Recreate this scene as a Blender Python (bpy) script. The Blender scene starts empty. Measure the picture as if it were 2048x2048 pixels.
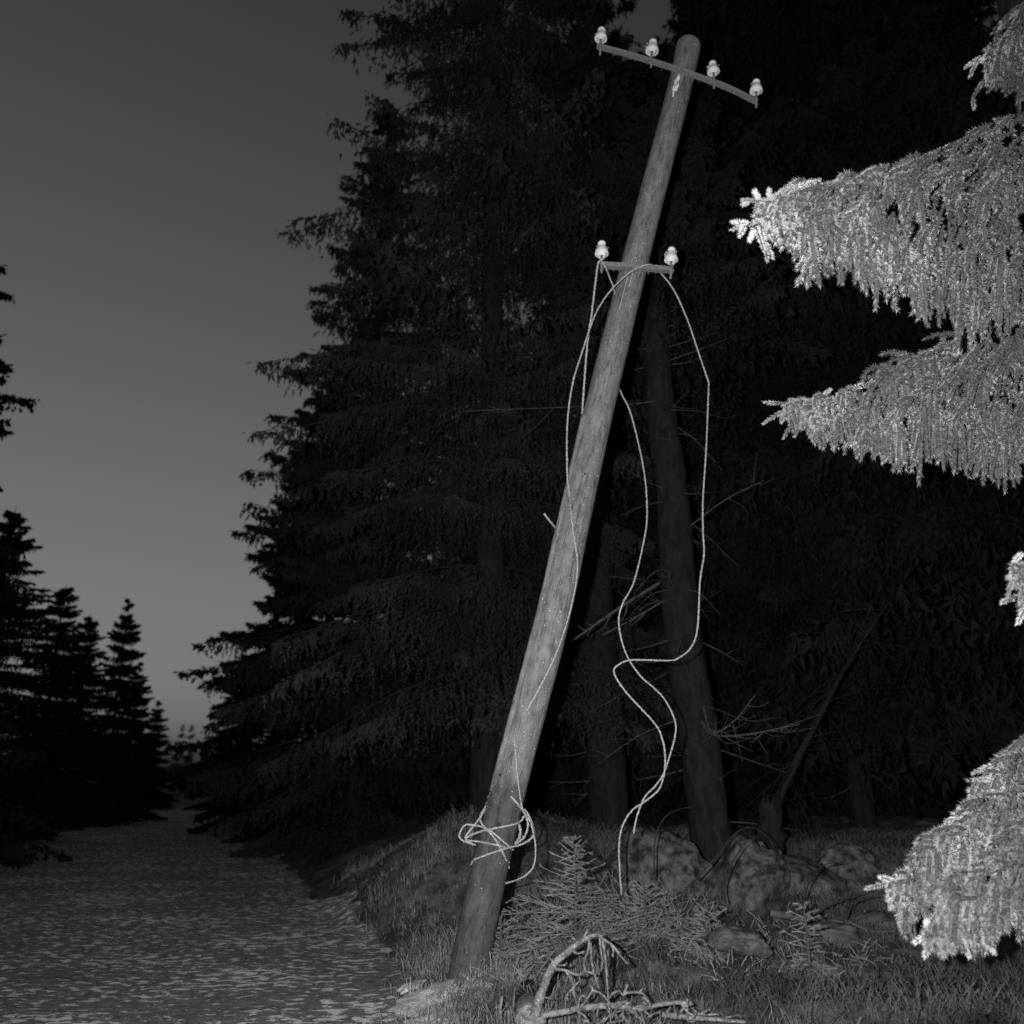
import bpy, math
import numpy as np
from mathutils import Vector

S = bpy.context.scene
C = S.collection
R_ = math.radians
F = 1774.0                       # focal length in px of the 2048 px frame
PITCH = math.atan(536.0 / F)
CAMZ = 1.4

# ------------------------------------------------------------------ camera
cam = bpy.data.cameras.new('camera')
cam.sensor_width = 36.0
cam.lens = 36.0 * F / 2048.0
cam.clip_start = 0.05
cam.clip_end = 2000
cam.dof.use_dof = True
cam.dof.focus_distance = 6.1
cam.dof.aperture_fstop = 1.3
co = bpy.data.objects.new('camera', cam)
C.objects.link(co)
co.location = (0, 0, CAMZ)
co.rotation_euler = (math.pi / 2 + PITCH, 0, 0)
S.camera = co

# ------------------------------------------------------------------ sky
SUN_EL, SUN_ROT = 2.0, 150.0
w = bpy.data.worlds.new('World')
S.world = w
w.use_nodes = True
nt = w.node_tree
bg = nt.nodes['Background']
sky = nt.nodes.new('ShaderNodeTexSky')
sky.sky_type = 'NISHITA'
sky.sun_disc = False
sky.sun_elevation = R_(SUN_EL)
sky.sun_rotation = R_(SUN_ROT)
sky.air_density = 1.0
sky.dust_density = 1.5
bw = nt.nodes.new('ShaderNodeRGBToBW')      # black and white film
nt.links.new(sky.outputs[0], bw.inputs[0])
pw = nt.nodes.new('ShaderNodeMath'); pw.operation = 'POWER'; pw.inputs[1].default_value = 1.9   # late dusk: zenith much darker than horizon
ml = nt.nodes.new('ShaderNodeMath'); ml.operation = 'MULTIPLY'; ml.inputs[1].default_value = 0.1055
nt.links.new(bw.outputs[0], pw.inputs[0]); nt.links.new(pw.outputs[0], ml.inputs[0])
ad = nt.nodes.new('ShaderNodeMath'); ad.operation = 'MULTIPLY_ADD'; ad.inputs[1].default_value = 4.0; ad.inputs[2].default_value = 1.0   # film shoulder on the horizon glow
dv = nt.nodes.new('ShaderNodeMath'); dv.operation = 'DIVIDE'
gn = nt.nodes.new('ShaderNodeMath'); gn.operation = 'MULTIPLY'; gn.inputs[1].default_value = 8.67
nt.links.new(ml.outputs[0], ad.inputs[0]); nt.links.new(ml.outputs[0], dv.inputs[0]); nt.links.new(ad.outputs[0], dv.inputs[1])
nt.links.new(dv.outputs[0], gn.inputs[0]); nt.links.new(gn.outputs[0], bg.inputs['Color'])
bg.inputs['Strength'].default_value = 0.15

# faint last daylight
sl = bpy.data.lights.new('sun', 'SUN')
sl.energy = 0.03
sl.angle = R_(10)
so = bpy.data.objects.new('sun', sl)
C.objects.link(so)
so.rotation_euler = (R_(90 - 8), 0, R_(180 - SUN_ROT))

# the photographer's flash, held just left of the camera
fl = bpy.data.lights.new('camera_flash', 'SPOT')
fl.energy = 2050
fl.spot_size = R_(118)
fl.spot_blend = 1.0
fl.shadow_soft_size = 0.03
fo = bpy.data.objects.new('camera_flash', fl)
C.objects.link(fo)
fo.location = (-0.27, 0.0, CAMZ + 0.10)

S.view_settings.view_transform = 'Standard'
S.view_settings.look = 'None'
S.view_settings.exposure = 0
S.view_settings.gamma = 1
S.cycles.use_denoising = False
S.cycles.max_bounces = 4
S.cycles.diffuse_bounces = 2
S.cycles.glossy_bounces = 2
S.cycles.transparent_max_bounces = 4

# ------------------------------------------------------------------ maths
SP, CP = math.sin(PITCH), math.cos(PITCH)
def ray(px, py):
    dx, dz = (px - 1024) / F, (1024 - py) / F
    return np.array([dx, CP - dz * SP, SP + dz * CP])
def at(px, py, Y):
    r = ray(px, py)
    return np.array([0, 0, CAMZ]) + r * (Y / r[1])
aim = at(1120, 1000, 7.0)
fo.rotation_euler = (Vector(aim) - fo.location).to_track_quat('-Z', 'Y').to_euler()

def vnoise(x, y, s=1.0, seed=0):
    x = np.asarray(x, float) * s + seed * 17.3; y = np.asarray(y, float) * s + seed * 9.1
    xi, yi = np.floor(x), np.floor(y)
    fx, fy = x - xi, y - yi
    fx, fy = fx * fx * (3 - 2 * fx), fy * fy * (3 - 2 * fy)
    def h(a, b):
        v = np.sin(a * 127.1 + b * 311.7) * 43758.5453
        return v - np.floor(v)
    a = h(xi, yi) * (1 - fx) + h(xi + 1, yi) * fx
    b = h(xi, yi + 1) * (1 - fx) + h(xi + 1, yi + 1) * fx
    return (a * (1 - fy) + b * fy) * 2 - 1
def sstep(a, b, x):
    t = np.clip((x - a) / (b - a), 0, 1)
    return t * t * (3 - 2 * t)
def road_d(x, y):
    return (x + 0.49 + 0.325 * (y - 6.0)) * 0.951
def ground_h(x, y):
    x = np.asarray(x, float); y = np.asarray(y, float)
    d = road_d(x, y)
    B = 0.70 * sstep(-0.15, 2.6, d) + 0.025 * np.clip(d - 3, 0, 40)
    Sx = 0.22 + 0.78 * sstep(5.5, 10.5, y)
    h = B * Sx
    h += 0.50 * np.exp(-((x + 1.0) ** 2 / 4.6 + (y - 11.0) ** 2 / 2.6)) * sstep(-0.3, 0.9, d)
    h += 0.10 * np.exp(-((x + 0.25) ** 2 + (y - 6.6) ** 2) / 0.25)
    L = 0.9 * sstep(5.6, 9.0, -d)
    h += L
    k = sstep(-0.3, 0.8, d) + sstep(5.6, 7, -d)
    h += k * (0.10 * vnoise(x, y, 0.7, 1) + 0.05 * vnoise(x, y, 2.1, 2) + 0.025 * vnoise(x, y, 5.3, 3))
    h += (1 - np.clip(k, 0, 1)) * (0.008 * vnoise(x, y, 1.5, 4) + 0.004 * vnoise(x, y, 9, 5))
    return h
def gpt(px, py, maxY=90):
    """point of the ground seen at a pixel"""
    r = ray(px, py); Y = 3.0
    while Y < maxY:
        p = np.array([0, 0, CAMZ]) + r * (Y / r[1])
        if p[2] <= ground_h(p[0], p[1]): break
        Y += 0.03
    p[2] = ground_h(p[0], p[1])
    return p

# ------------------------------------------------------------------ materials
def mat(name, col, rough=0.9, noise=None, col2=None, bump=0.0, bscale=40, spec=0.2, stretch=None, lo=0.4, hi=0.6, detail=6, tilt=0.0):
    m = bpy.data.materials.new(name); m.use_nodes = True
    n = m.node_tree; b = n.nodes['Principled BSDF']
    b.inputs['Roughness'].default_value = rough
    b.inputs['Specular IOR Level'].default_value = spec
    tc = n.nodes.new('ShaderNodeTexCoord')
    mp = n.nodes.new('ShaderNodeMapping')
    n.links.new(tc.outputs['Object'], mp.inputs[0])
    if stretch:
        mp.vector_type = 'TEXTURE'
        mp.inputs['Rotation'].default_value = (0, tilt, 0)
        mp.inputs['Scale'].default_value = tuple(1.0 / a for a in stretch)
    if noise:
        t = n.nodes.new('ShaderNodeTexNoise'); t.inputs['Scale'].default_value = noise
        t.inputs['Detail'].default_value = detail; t.inputs['Roughness'].default_value = 0.65
        n.links.new(mp.outputs[0], t.inputs['Vector'])
        r = n.nodes.new('ShaderNodeValToRGB')
        r.color_ramp.elements[0].position = lo; r.color_ramp.elements[0].color = (col,) * 3 + (1,)
        r.color_ramp.elements[1].position = hi; r.color_ramp.elements[1].color = (col2,) * 3 + (1,)
        n.links.new(t.outputs['Fac'], r.inputs[0])
        n.links.new(r.outputs[0], b.inputs['Base Color'])
        m['ramp'] = r.name
    else:
        b.inputs['Base Color'].default_value = (col,) * 3 + (1,)
    if bump:
        t2 = n.nodes.new('ShaderNodeTexNoise'); t2.inputs['Scale'].default_value = bscale; t2.inputs['Detail'].default_value = 5
        n.links.new(mp.outputs[0], t2.inputs['Vector'])
        bp = n.nodes.new('ShaderNodeBump'); bp.inputs['Strength'].default_value = bump; bp.inputs['Distance'].default_value = 0.01
        n.links.new(t2.outputs['Fac'], bp.inputs['Height']); n.links.new(bp.outputs[0], b.inputs['Normal'])
    return m

def add_specks(m, scale, thr, col, rad=0.38):
    """frost grains: small light cells of a voronoi texture"""
    n = m.node_tree; b = n.nodes['Principled BSDF']
    tc = n.nodes.new('ShaderNodeTexCoord')
    v = n.nodes.new('ShaderNodeTexVoronoi'); v.inputs['Scale'].default_value = scale
    n.links.new(tc.outputs['Object'], v.inputs['Vector'])
    sp = n.nodes.new('ShaderNodeSeparateColor'); n.links.new(v.outputs['Color'], sp.inputs[0])
    g = n.nodes.new('ShaderNodeMath'); g.operation = 'GREATER_THAN'; g.inputs[1].default_value = thr
    n.links.new(sp.outputs[0], g.inputs[0])
    d = n.nodes.new('ShaderNodeMath'); d.operation = 'LESS_THAN'; d.inputs[1].default_value = rad
    n.links.new(v.outputs['Distance'], d.inputs[0])
    mu = n.nodes.new('ShaderNodeMath'); mu.operation = 'MULTIPLY'
    n.links.new(g.outputs[0], mu.inputs[0]); n.links.new(d.outputs[0], mu.inputs[1])
    mx = n.nodes.new('ShaderNodeMix'); mx.data_type = 'RGBA'
    src = b.inputs['Base Color'].links[0].from_socket if b.inputs['Base Color'].links else None
    if src: n.links.new(src, mx.inputs[6])
    else: mx.inputs[6].default_value = b.inputs['Base Color'].default_value
    mx.inputs[7].default_value = (col,) * 3 + (1,)
    n.links.new(mu.outputs[0], mx.inputs[0]); n.links.new(mx.outputs[2], b.inputs['Base Color'])

def cracks(m):
    """thin dark drying cracks running along the pole"""
    n = m.node_tree; b = n.nodes['Principled BSDF']; src = b.inputs['Base Color'].links[0].from_socket
    tc = n.nodes.new('ShaderNodeTexCoord'); mp = n.nodes.new('ShaderNodeMapping'); mp.vector_type = 'TEXTURE'
    mp.inputs['Rotation'].default_value = (0, 0.245, 0); mp.inputs['Scale'].default_value = (1, 1, 22)
    n.links.new(tc.outputs['Object'], mp.inputs[0])
    t = n.nodes.new('ShaderNodeTexNoise'); t.inputs['Scale'].default_value = 26; t.inputs['Detail'].default_value = 2
    n.links.new(mp.outputs[0], t.inputs['Vector'])
    a = n.nodes.new('ShaderNodeMath'); a.operation = 'SUBTRACT'; a.inputs[1].default_value = 0.5; n.links.new(t.outputs['Fac'], a.inputs[0])
    c = n.nodes.new('ShaderNodeMath'); c.operation = 'ABSOLUTE'; n.links.new(a.outputs[0], c.inputs[0])
    r = n.nodes.new('ShaderNodeMapRange'); r.inputs[1].default_value = 0.0; r.inputs[2].default_value = 0.022; r.inputs[3].default_value = 0.40; r.inputs[4].default_value = 1.0
    n.links.new(c.outputs[0], r.inputs[0])
    mx = n.nodes.new('ShaderNodeMix'); mx.data_type = 'RGBA'; mx.blend_type = 'MULTIPLY'; mx.inputs[0].default_value = 1.0
    n.links.new(src, mx.inputs[6]); n.links.new(r.outputs[0], mx.inputs[7]); n.links.new(mx.outputs[2], b.inputs['Base Color'])

M = {}
M['wood'] = mat('weathered_wood', 0.11, 0.85, 22, 0.27, bump=0.8, bscale=60, stretch=(1.0, 1.0, 0.40), lo=0.30, hi=0.70, detail=10, tilt=0.245)
add_specks(M['wood'], 150, 0.90, 0.42); add_specks(M['wood'], 100, 0.990, 0.85); add_specks(M['wood'], 9, 0.93, 0.05, 0.13)
cracks(M['wood'])
M['footwood'] = mat('dark_damp_wood', 0.06, 0.85, 9, 0.15, bump=0.7, bscale=60, stretch=(1, 1, 0.3), lo=0.3, hi=0.75)
add_specks(M['footwood'], 130, 0.93, 0.3)
M['steel'] = mat('frosted_steel', 0.13, 0.7, 60, 0.30, bump=0.4, bscale=120, lo=0.35, hi=0.7)
add_specks(M['steel'], 160, 0.9, 0.5)
M['rime'] = mat('rime', 0.78, 0.8, 30, 0.86, bump=0.3, bscale=200)
M['porcelain'] = mat('porcelain', 0.82, 0.35, 60, 0.9, spec=0.5, bump=0.15, bscale=90)
M['wire'] = mat('frosted_wire', 0.16, 0.8, 110, 0.62, bump=0.5, bscale=200, lo=0.35, hi=0.62)
M['thinwire'] = mat('bare_wire', 0.35, 0.7, 200, 0.6)
M['frost'] = mat('hoarfrost_needles', 0.36, 0.95, 3.2, 0.92, lo=0.37, hi=0.63, detail=2, spec=0.05)
M['twigcore'] = mat('dark_twig', 0.05, 0.9, 60, 0.16)
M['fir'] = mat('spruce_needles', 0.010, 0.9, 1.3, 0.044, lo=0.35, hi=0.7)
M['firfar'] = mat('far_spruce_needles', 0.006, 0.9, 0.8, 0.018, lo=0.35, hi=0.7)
M['bark'] = mat('spruce_bark', 0.008, 0.95, 14, 0.027, bump=1.0, bscale=22, stretch=(1, 1, 0.35), lo=0.35, hi=0.7)
M['deadwood'] = mat('dead_twigs', 0.05, 0.9, 30, 0.11)
M['sapling'] = mat('frosted_sapling_needles', 0.12, 0.9, 9, 0.36, lo=0.35, hi=0.7)
M['grass'] = mat('frosted_grass', 0.10, 0.9, 3, 0.42, lo=0.38, hi=0.66)
M['heather'] = mat('dark_undergrowth', 0.035, 0.9, 2.5, 0.17, lo=0.4, hi=0.66)
M['fallen'] = mat('frosted_deadwood', 0.10, 0.9, 25, 0.27, bump=0.6, bscale=80)
add_specks(M['fallen'], 150, 0.9, 0.7)
M['rock'] = mat('boulder_stone', 0.020, 0.95, 9, 0.15, bump=1.0, bscale=18, lo=0.4, hi=0.62)
M['earth'] = mat('bank_earth', 0.045, 0.95, 5, 0.18, bump=1.0, bscale=25, lo=0.4, hi=0.66)
M['bramble'] = mat('dark_stems', 0.02, 0.9, 20, 0.05)
M['stripe'] = mat('pale_marker_band', 0.5, 0.8, 20, 0.6)
M['snowpatch'] = mat('pale_flat_stone', 0.05, 0.9, 9, 0.15, bump=0.8, bscale=40)

# road: dark frozen gravel with flat pale flakes of ice
def road_mat():
    m = mat('frozen_gravel', 0.15, 0.85, 16, 0.36, bump=0.8, bscale=70, lo=0.35, hi=0.7)
    n = m.node_tree; b = n.nodes['Principled BSDF']
    base = b.inputs['Base Color'].links[0].from_socket
    tc = n.nodes.new('ShaderNodeTexCoord'); mp = n.nodes.new('ShaderNodeMapping')
    mp.inputs['Scale'].default_value = (0.8, 1.25, 1); n.links.new(tc.outputs['Object'], mp.inputs[0])
    t = n.nodes.new('ShaderNodeTexNoise'); t.inputs['Scale'].default_value = 12; t.inputs['Detail'].default_value = 5
    t.inputs['Roughness'].default_value = 0.6; t.inputs['Distortion'].default_value = 0.3
    n.links.new(mp.outputs[0], t.inputs['Vector'])
    big = n.nodes.new('ShaderNodeTexNoise'); big.inputs['Scale'].default_value = 0.9; big.inputs['Detail'].default_value = 3
    n.links.new(mp.outputs[0], big.inputs['Vector'])
    a = n.nodes.new('ShaderNodeMath'); a.operation = 'MULTIPLY_ADD'; a.inputs[1].default_value = 0.30
    n.links.new(big.outputs['Fac'], a.inputs[0]); n.links.new(t.outputs['Fac'], a.inputs[2])
    r = n.nodes.new('ShaderNodeValToRGB')
    r.color_ramp.elements[0].position = 0.69; r.color_ramp.elements[0].color = (0, 0, 0, 1)
    r.color_ramp.elements[1].position = 0.74; r.color_ramp.elements[1].color = (1, 1, 1, 1)
    n.links.new(a.outputs[0], r.inputs[0])
    mx = n.nodes.new('ShaderNodeMix'); mx.data_type = 'RGBA'
    n.links.new(r.outputs[0], mx.inputs[0]); n.links.new(base, mx.inputs[6]); mx.inputs[7].default_value = (0.95, 0.95, 0.95, 1)
    n.links.new(mx.outputs[2], b.inputs['Base Color'])
    return m
M['road'] = road_mat()
add_specks(M['road'], 45, 0.975, 0.85)

# ------------------------------------------------------------------ mesh tools
class MB:
    def __init__(s): s.v = []; s.q = []; s.t = []; s.n = 0
    def add(s, v, quads=None, tris=None):
        v = np.asarray(v, float).reshape(-1, 3)
        if quads is not None and len(quads): s.q.append(np.asarray(quads, np.int64) + s.n)
        if tris is not None and len(tris): s.t.append(np.asarray(tris, np.int64) + s.n)
        s.v.append(v); s.n += len(v)
    def build(s, name, m, parent=None, origin=None, smooth=True):
        v = np.concatenate(s.v)
        o_ = np.zeros(3) if origin is None else np.asarray(origin, float)
        v = v - o_
        q = np.concatenate(s.q) if s.q else np.zeros((0, 4), np.int64)
        t = np.concatenate(s.t) if s.t else np.zeros((0, 3), np.int64)
        me = bpy.data.meshes.new(name)
        me.vertices.add(len(v)); me.vertices.foreach_set('co', v.ravel())
        nl = len(q) * 4 + len(t) * 3
        me.loops.add(nl); me.loops.foreach_set('vertex_index', np.concatenate([q.ravel(), t.ravel()]).astype(np.int32))
        me.polygons.add(len(q) + len(t))
        ls = np.concatenate([np.arange(len(q)) * 4, len(q) * 4 + np.arange(len(t)) * 3]).astype(np.int32)
        me.polygons.foreach_set('loop_start', ls)
        me.polygons.foreach_set('use_smooth', np.full(len(q) + len(t), smooth))
        me.update(calc_edges=True)
        me.materials.append(m)
        o = bpy.data.objects.new(name, me); C.objects.link(o)
        o.location = o_
        if parent is not None:
            o.parent = parent
            o.location = Vector(o_) - parent.location
        return o

def tag(o, label=None, cat=None, group=None, kind=None):
    if label: o['label'] = label
    if cat: o['category'] = cat
    if group: o['group'] = group
    if kind: o['kind'] = kind
    return o
def empty(name, loc, label, cat, group=None):
    o = bpy.data.objects.new(name, None); C.objects.link(o); o.location = Vector([float(a) for a in loc])
    o.empty_display_size = 0.2
    return tag(o, label, cat, group)

def smooth_path(P, n):
    """Catmull-Rom through the points, resampled to n"""
    P = np.asarray(P, float)
    A = np.vstack([2 * P[0] - P[1], P, 2 * P[-1] - P[-2]])
    seg = np.linalg.norm(np.diff(P[:, :3], axis=0), axis=1); cum = np.r_[0, np.cumsum(seg)]
    out = []
    for s in np.linspace(0, cum[-1], n):
        i = min(max(np.searchsorted(cum, s, 'right') - 1, 0), len(P) - 2)
        t = (s - cum[i]) / max(seg[i], 1e-9)
        p0, p1, p2, p3 = A[i], A[i + 1], A[i + 2], A[i + 3]
        out.append(0.5 * ((2 * p1) + (-p0 + p2) * t + (2 * p0 - 5 * p1 + 4 * p2 - p3) * t * t + (-p0 + 3 * p1 - 3 * p2 + p3) * t ** 3))
    return np.array(out)

def tube(mb, P, r, k=8, cap=True, jitter=0.0, rng=None):
    P = np.asarray(P, float); n = len(P); r = np.broadcast_to(np.asarray(r, float), (n,))
    T = np.gradient(P, axis=0); T /= np.linalg.norm(T, axis=1)[:, None] + 1e-12
    up = np.array([0, 0, 1.0]) if abs(T[0][2]) < 0.9 else np.array([0, 1.0, 0])
    U = np.zeros_like(P); u = np.cross(T[0], up); u /= np.linalg.norm(u)
    for i in range(n):
        u = u - T[i] * u.dot(T[i]); u /= np.linalg.norm(u) + 1e-12; U[i] = u
    V = np.cross(T, U)
    a = np.arange(k) * 2 * math.pi / k
    rr = r[:, None] * np.ones(k)
    if jitter and rng is not None: rr = rr * (1 + jitter * rng.uniform(-1, 1, (n, k)))
    v = P[:, None, :] + rr[..., None] * (U[:, None, :] * np.cos(a)[None, :, None] + V[:, None, :] * np.sin(a)[None, :, None])
    i, j = np.meshgrid(np.arange(n - 1), np.arange(k), indexing='ij')
    q = np.stack([i * k + j, i * k + (j + 1) % k, (i + 1) * k + (j + 1) % k, (i + 1) * k + j], -1).reshape(-1, 4)
    v = v.reshape(-1, 3); t = []
    if cap:
        v = np.vstack([v, P[0], P[-1]])
        for jj in range(k):
            t.append([n * k, (jj + 1) % k, jj]); t.append([n * k + 1, (n - 1) * k + jj, (n - 1) * k + (jj + 1) % k])
    mb.add(v, q, t if t else None)

def unit(a): return a / (np.linalg.norm(a, axis=-1, keepdims=True) + 1e-12)

def bez(p0, p1, p2, t):
    return p0 * (1 - t) ** 2 + p1 * 2 * t * (1 - t) + p2 * t * t

def needles(mb, p0, p1, p2, n, ln, wd, rng, ang=0.9, solid=False, taper=0.35, tipn=True):
    """n needles round each quadratic curve p0-p1-p2 (arrays m x 3)"""
    m = len(p0)
    t = np.sort(rng.uniform(0.02, 1, (m, n)), 1)[..., None]
    P = bez(p0[:, None], p1[:, None], p2[:, None], t)
    T = unit(2 * (1 - t) * (p1 - p0)[:, None] + 2 * t * (p2 - p1)[:, None])
    rnd = rng.normal(size=(m, n, 3)); Rr = unit(rnd - T * (rnd * T).sum(-1, keepdims=True))
    a = ang * rng.uniform(0.75, 1.2, (m, n, 1)) * (1 - 0.55 * t ** 6)
    D = T * np.cos(a) + Rr * np.sin(a)
    L = ln * rng.uniform(0.7, 1.25, (m, n, 1)) * (1 - taper * t ** 3)
    W = unit(np.cross(D, rng.normal(size=(m, n, 3)))) * wd * rng.uniform(0.7, 1.3, (m, n, 1))
    P = P.reshape(-1, 3); D = D.reshape(-1, 3); L = L.reshape(-1, 1); W = W.reshape(-1, 3); N = len(P)
    if not solid:
        v = np.stack([P - W, P + W, P + D * L], 1).reshape(-1, 3)
        f = np.arange(N * 3).reshape(-1, 3)
        mb.add(v, None, f)
    else:
        W2 = np.cross(D, W)
        a0, a1, a2 = P + W, P - 0.5 * W + 0.87 * W2, P - 0.5 * W - 0.87 * W2
        tip = P + D * L; k = 0.55
        b0, b1, b2 = tip + W * k, tip + (-0.5 * W + 0.87 * W2) * k, tip + (-0.5 * W - 0.87 * W2) * k
        v = np.stack([a0, a1, a2, b0, b1, b2], 1).reshape(-1, 3)
        i = (np.arange(N) * 6)[:, None]
        q = np.concatenate([i + np.array([[0, 1, 4, 3]]), i + np.array([[1, 2, 5, 4]]), i + np.array([[2, 0, 3, 5]])])
        mb.add(v, q, i + np.array([[3, 4, 5]]))

def cores(mb, p0, p1, p2, r0, r1, k=4, rings=5):
    m = len(p0)
    t = np.linspace(0, 1, rings)[None, :, None]
    P = bez(p0[:, None], p1[:, None], p2[:, None], t)
    T = unit(2 * (1 - t) * (p1 - p0)[:, None] + 2 * t * (p2 - p1)[:, None])
    ref = np.where(np.abs(T[:, :1, 2:3]) < 0.8, np.array([0, 0, 1.0]), np.array([0, 1.0, 0]))
    U = unit(np.cross(T, np.broadcast_to(ref, T.shape))); V = np.cross(T, U)
    a = np.arange(k) * 2 * math.pi / k
    r = (r0 * (1 - t) + r1 * t)[..., None]
    r = r if np.ndim(r0) == 0 else r
    v = P[:, :, None, :] + r * (U[:, :, None, :] * np.cos(a)[None, None, :, None] + V[:, :, None, :] * np.sin(a)[None, None, :, None])
    b = (np.arange(m) * rings * k)[:, None, None]
    i = np.arange(rings - 1)[None, :, None] * k; j = np.arange(k)[None, None, :]; j2 = (j + 1) % k
    q = np.stack([b + i + j, b + i + j2, b + i + k + j2, b + i + k + j], -1).reshape(-1, 4)
    mb.add(v.reshape(-1, 3), q)

# ------------------------------------------------------------------ ground and road
def grid(mb, xs, ys, fz):
    X, Y = np.meshgrid(xs, ys)
    v = np.stack([X, Y, fz(X, Y)], -1).reshape(-1, 3); nx = len(xs)
    i, j = np.meshgrid(np.arange(len(ys) - 1), np.arange(nx - 1), indexing='ij')
    q = np.stack([i * nx + j, i * nx + j + 1, (i + 1) * nx + j + 1, (i + 1) * nx + j], -1).reshape(-1, 4)
    mb.add(v, q)
def axis(a, b, fa, fb, st, far):
    m_ = np.arange(fa, fb + 1e-6, st)
    l = fa - np.geomspace(st, fa - a, far)[::-1]; r = fb + np.geomspace(st, b - fb, far)
    return np.r_[l, m_, r]
g = MB()
grid(g, axis(-400, 400, -9, 9, 0.07, 30), axis(-60, 900, 3, 14, 0.07, 40), ground_h)
ground = g.build('ground', M['earth']); tag(ground, kind='structure')

g = MB()
ys = np.r_[np.arange(-4, 26, 0.1), np.geomspace(26.2, 400, 60)]
ds = np.linspace(-5.7, 0.12, 70)
Y, D = np.meshgrid(ys, ds, indexing='ij')
Dw = D + np.where(D > -0.5, 0.22 * vnoise(Y, 0 * Y, 0.9, 8) + 0.08 * vnoise(Y, 0 * Y, 4.1, 9), 0) * sstep(-0.6, 0.1, D)
X = Dw / 0.951 - 0.49 - 0.325 * (Y - 6)
Z = ground_h(X, Y) + 0.012 + 0.006 * vnoise(X, Y, 14, 7) - 0.05 * sstep(0.05, 0.12, D) - 0.05 * sstep(5.55, 5.7, -D)
nx = len(ds); i, j = np.meshgrid(np.arange(len(ys) - 1), np.arange(nx - 1), indexing='ij')
g.add(np.stack([X, Y, Z], -1).reshape(-1, 3), np.stack([i * nx + j, i * nx + j + 1, (i + 1) * nx + j + 1, (i + 1) * nx + j], -1).reshape(-1, 4))
road = g.build('road', M['road']); tag(road, kind='structure')

# ------------------------------------------------------------------ leaning pole
POLE = [(1377, 92, 6.80), (1355, 192, 6.78), (1281, 481, 6.74), (1193, 842, 6.70), (1107, 1233, 6.66), (1036, 1505, 6.63), (979, 1740, 6.61), (932, 1965, 6.60)]
PW = [50, 50, 55, 62, 69, 72, 76, 82]
def depth(p): return CP * p[1] + SP * (p[2] - CAMZ)
pp, pr = [], []
for (x, y, Y_), w_ in zip(POLE, PW):
    p = at(x, y, Y_); pp.append(p); pr.append(w_ * 0.965 / 2 * depth(p) / F)
pp = np.array(pp); pr = np.array(pr)
axisdir = unit(pp[0] - pp[-1])
pp = np.vstack([pp, pp[-1] - unit(pp[-2] - pp[-1]) * 0.5]); pr = np.r_[pr, pr[-1]]
base = pp[-2].copy(); base[2] = ground_h(base[0], base[1])
pole = empty('utility_pole', base, 'grey leaning wooden utility pole with two crossarms and frosted surface', 'pole')
def pole_at(py):
    """axis point, radius at the image row"""
    ysr = [a[1] for a in POLE]
    return np.array([np.interp(py, ysr, pp[:8, c]) for c in range(3)]), np.interp(py, ysr, pr[:8])
rng = np.random.default_rng(4)
path = smooth_path(np.c_[pp, pr], 120)
Pc, Rc = path[:, :3], path[:, 3]
# slightly domed, worn top
T0 = unit(Pc[0] - Pc[1])
dome = np.array([Pc[0] + T0 * s for s in (0.055, 0.05, 0.035, 0.012)]); dr = Rc[0] * np.array([0.35, 0.66, 0.88, 0.98])
Pc = np.vstack([dome, Pc]); Rc = np.r_[dr, Rc]
mb = MB(); tube(mb, Pc, Rc, 40, True, 0.012, rng)
post = mb.build('post', M['wood'], pole, base)
def stain(m, zt):
    """dark damp wood below an uneven line at height zt"""
    n = m.node_tree; b = n.nodes['Principled BSDF']; src = b.inputs['Base Color'].links[0].from_socket
    tc = n.nodes.new('ShaderNodeTexCoord'); sx = n.nodes.new('ShaderNodeSeparateXYZ'); n.links.new(tc.outputs['Object'], sx.inputs[0])
    t = n.nodes.new('ShaderNodeTexNoise'); t.inputs['Scale'].default_value = 7; t.inputs['Detail'].default_value = 5; n.links.new(tc.outputs['Object'], t.inputs['Vector'])
    a = n.nodes.new('ShaderNodeMath'); a.operation = 'MULTIPLY_ADD'; a.inputs[1].default_value = 0.9; n.links.new(t.outputs['Fac'], a.inputs[0]); n.links.new(sx.outputs[2], a.inputs[2])
    r = n.nodes.new('ShaderNodeMapRange'); r.inputs[1].default_value = zt + 0.45 - 0.10; r.inputs[2].default_value = zt + 0.45 + 0.16; r.inputs[3].default_value = 0.42; r.inputs[4].default_value = 1.0
    n.links.new(a.outputs[0], r.inputs[0])
    mx = n.nodes.new('ShaderNodeMix'); mx.data_type = 'RGBA'; mx.blend_type = 'MULTIPLY'; mx.inputs[0].default_value = 1.0
    n.links.new(src, mx.inputs[6]); n.links.new(r.outputs[0], mx.inputs[7]); n.links.new(mx.outputs[2], b.inputs['Base Color'])
stain(M['wood'], at(985, 1590, 6.6)[2] - base[2])
# cover strip along the left side of the pole
def strip_pts(y0, y1, n, side, lift):
    out = []
    for yy in np.linspace(y0, y1, n):
        c, r = pole_at(yy)
        a = side
        out.append(c + r * lift * np.array([-math.sin(a), -math.cos(a), 0]))
    return np.array(out)
mb = MB(); P = strip_pts(835, 1585, 60, R_(62), 1.03)
tube(mb, P, 0.024, 6, True, 0.05, rng)
mb.build('cover_strip', M['wood'], pole, base)
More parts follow.
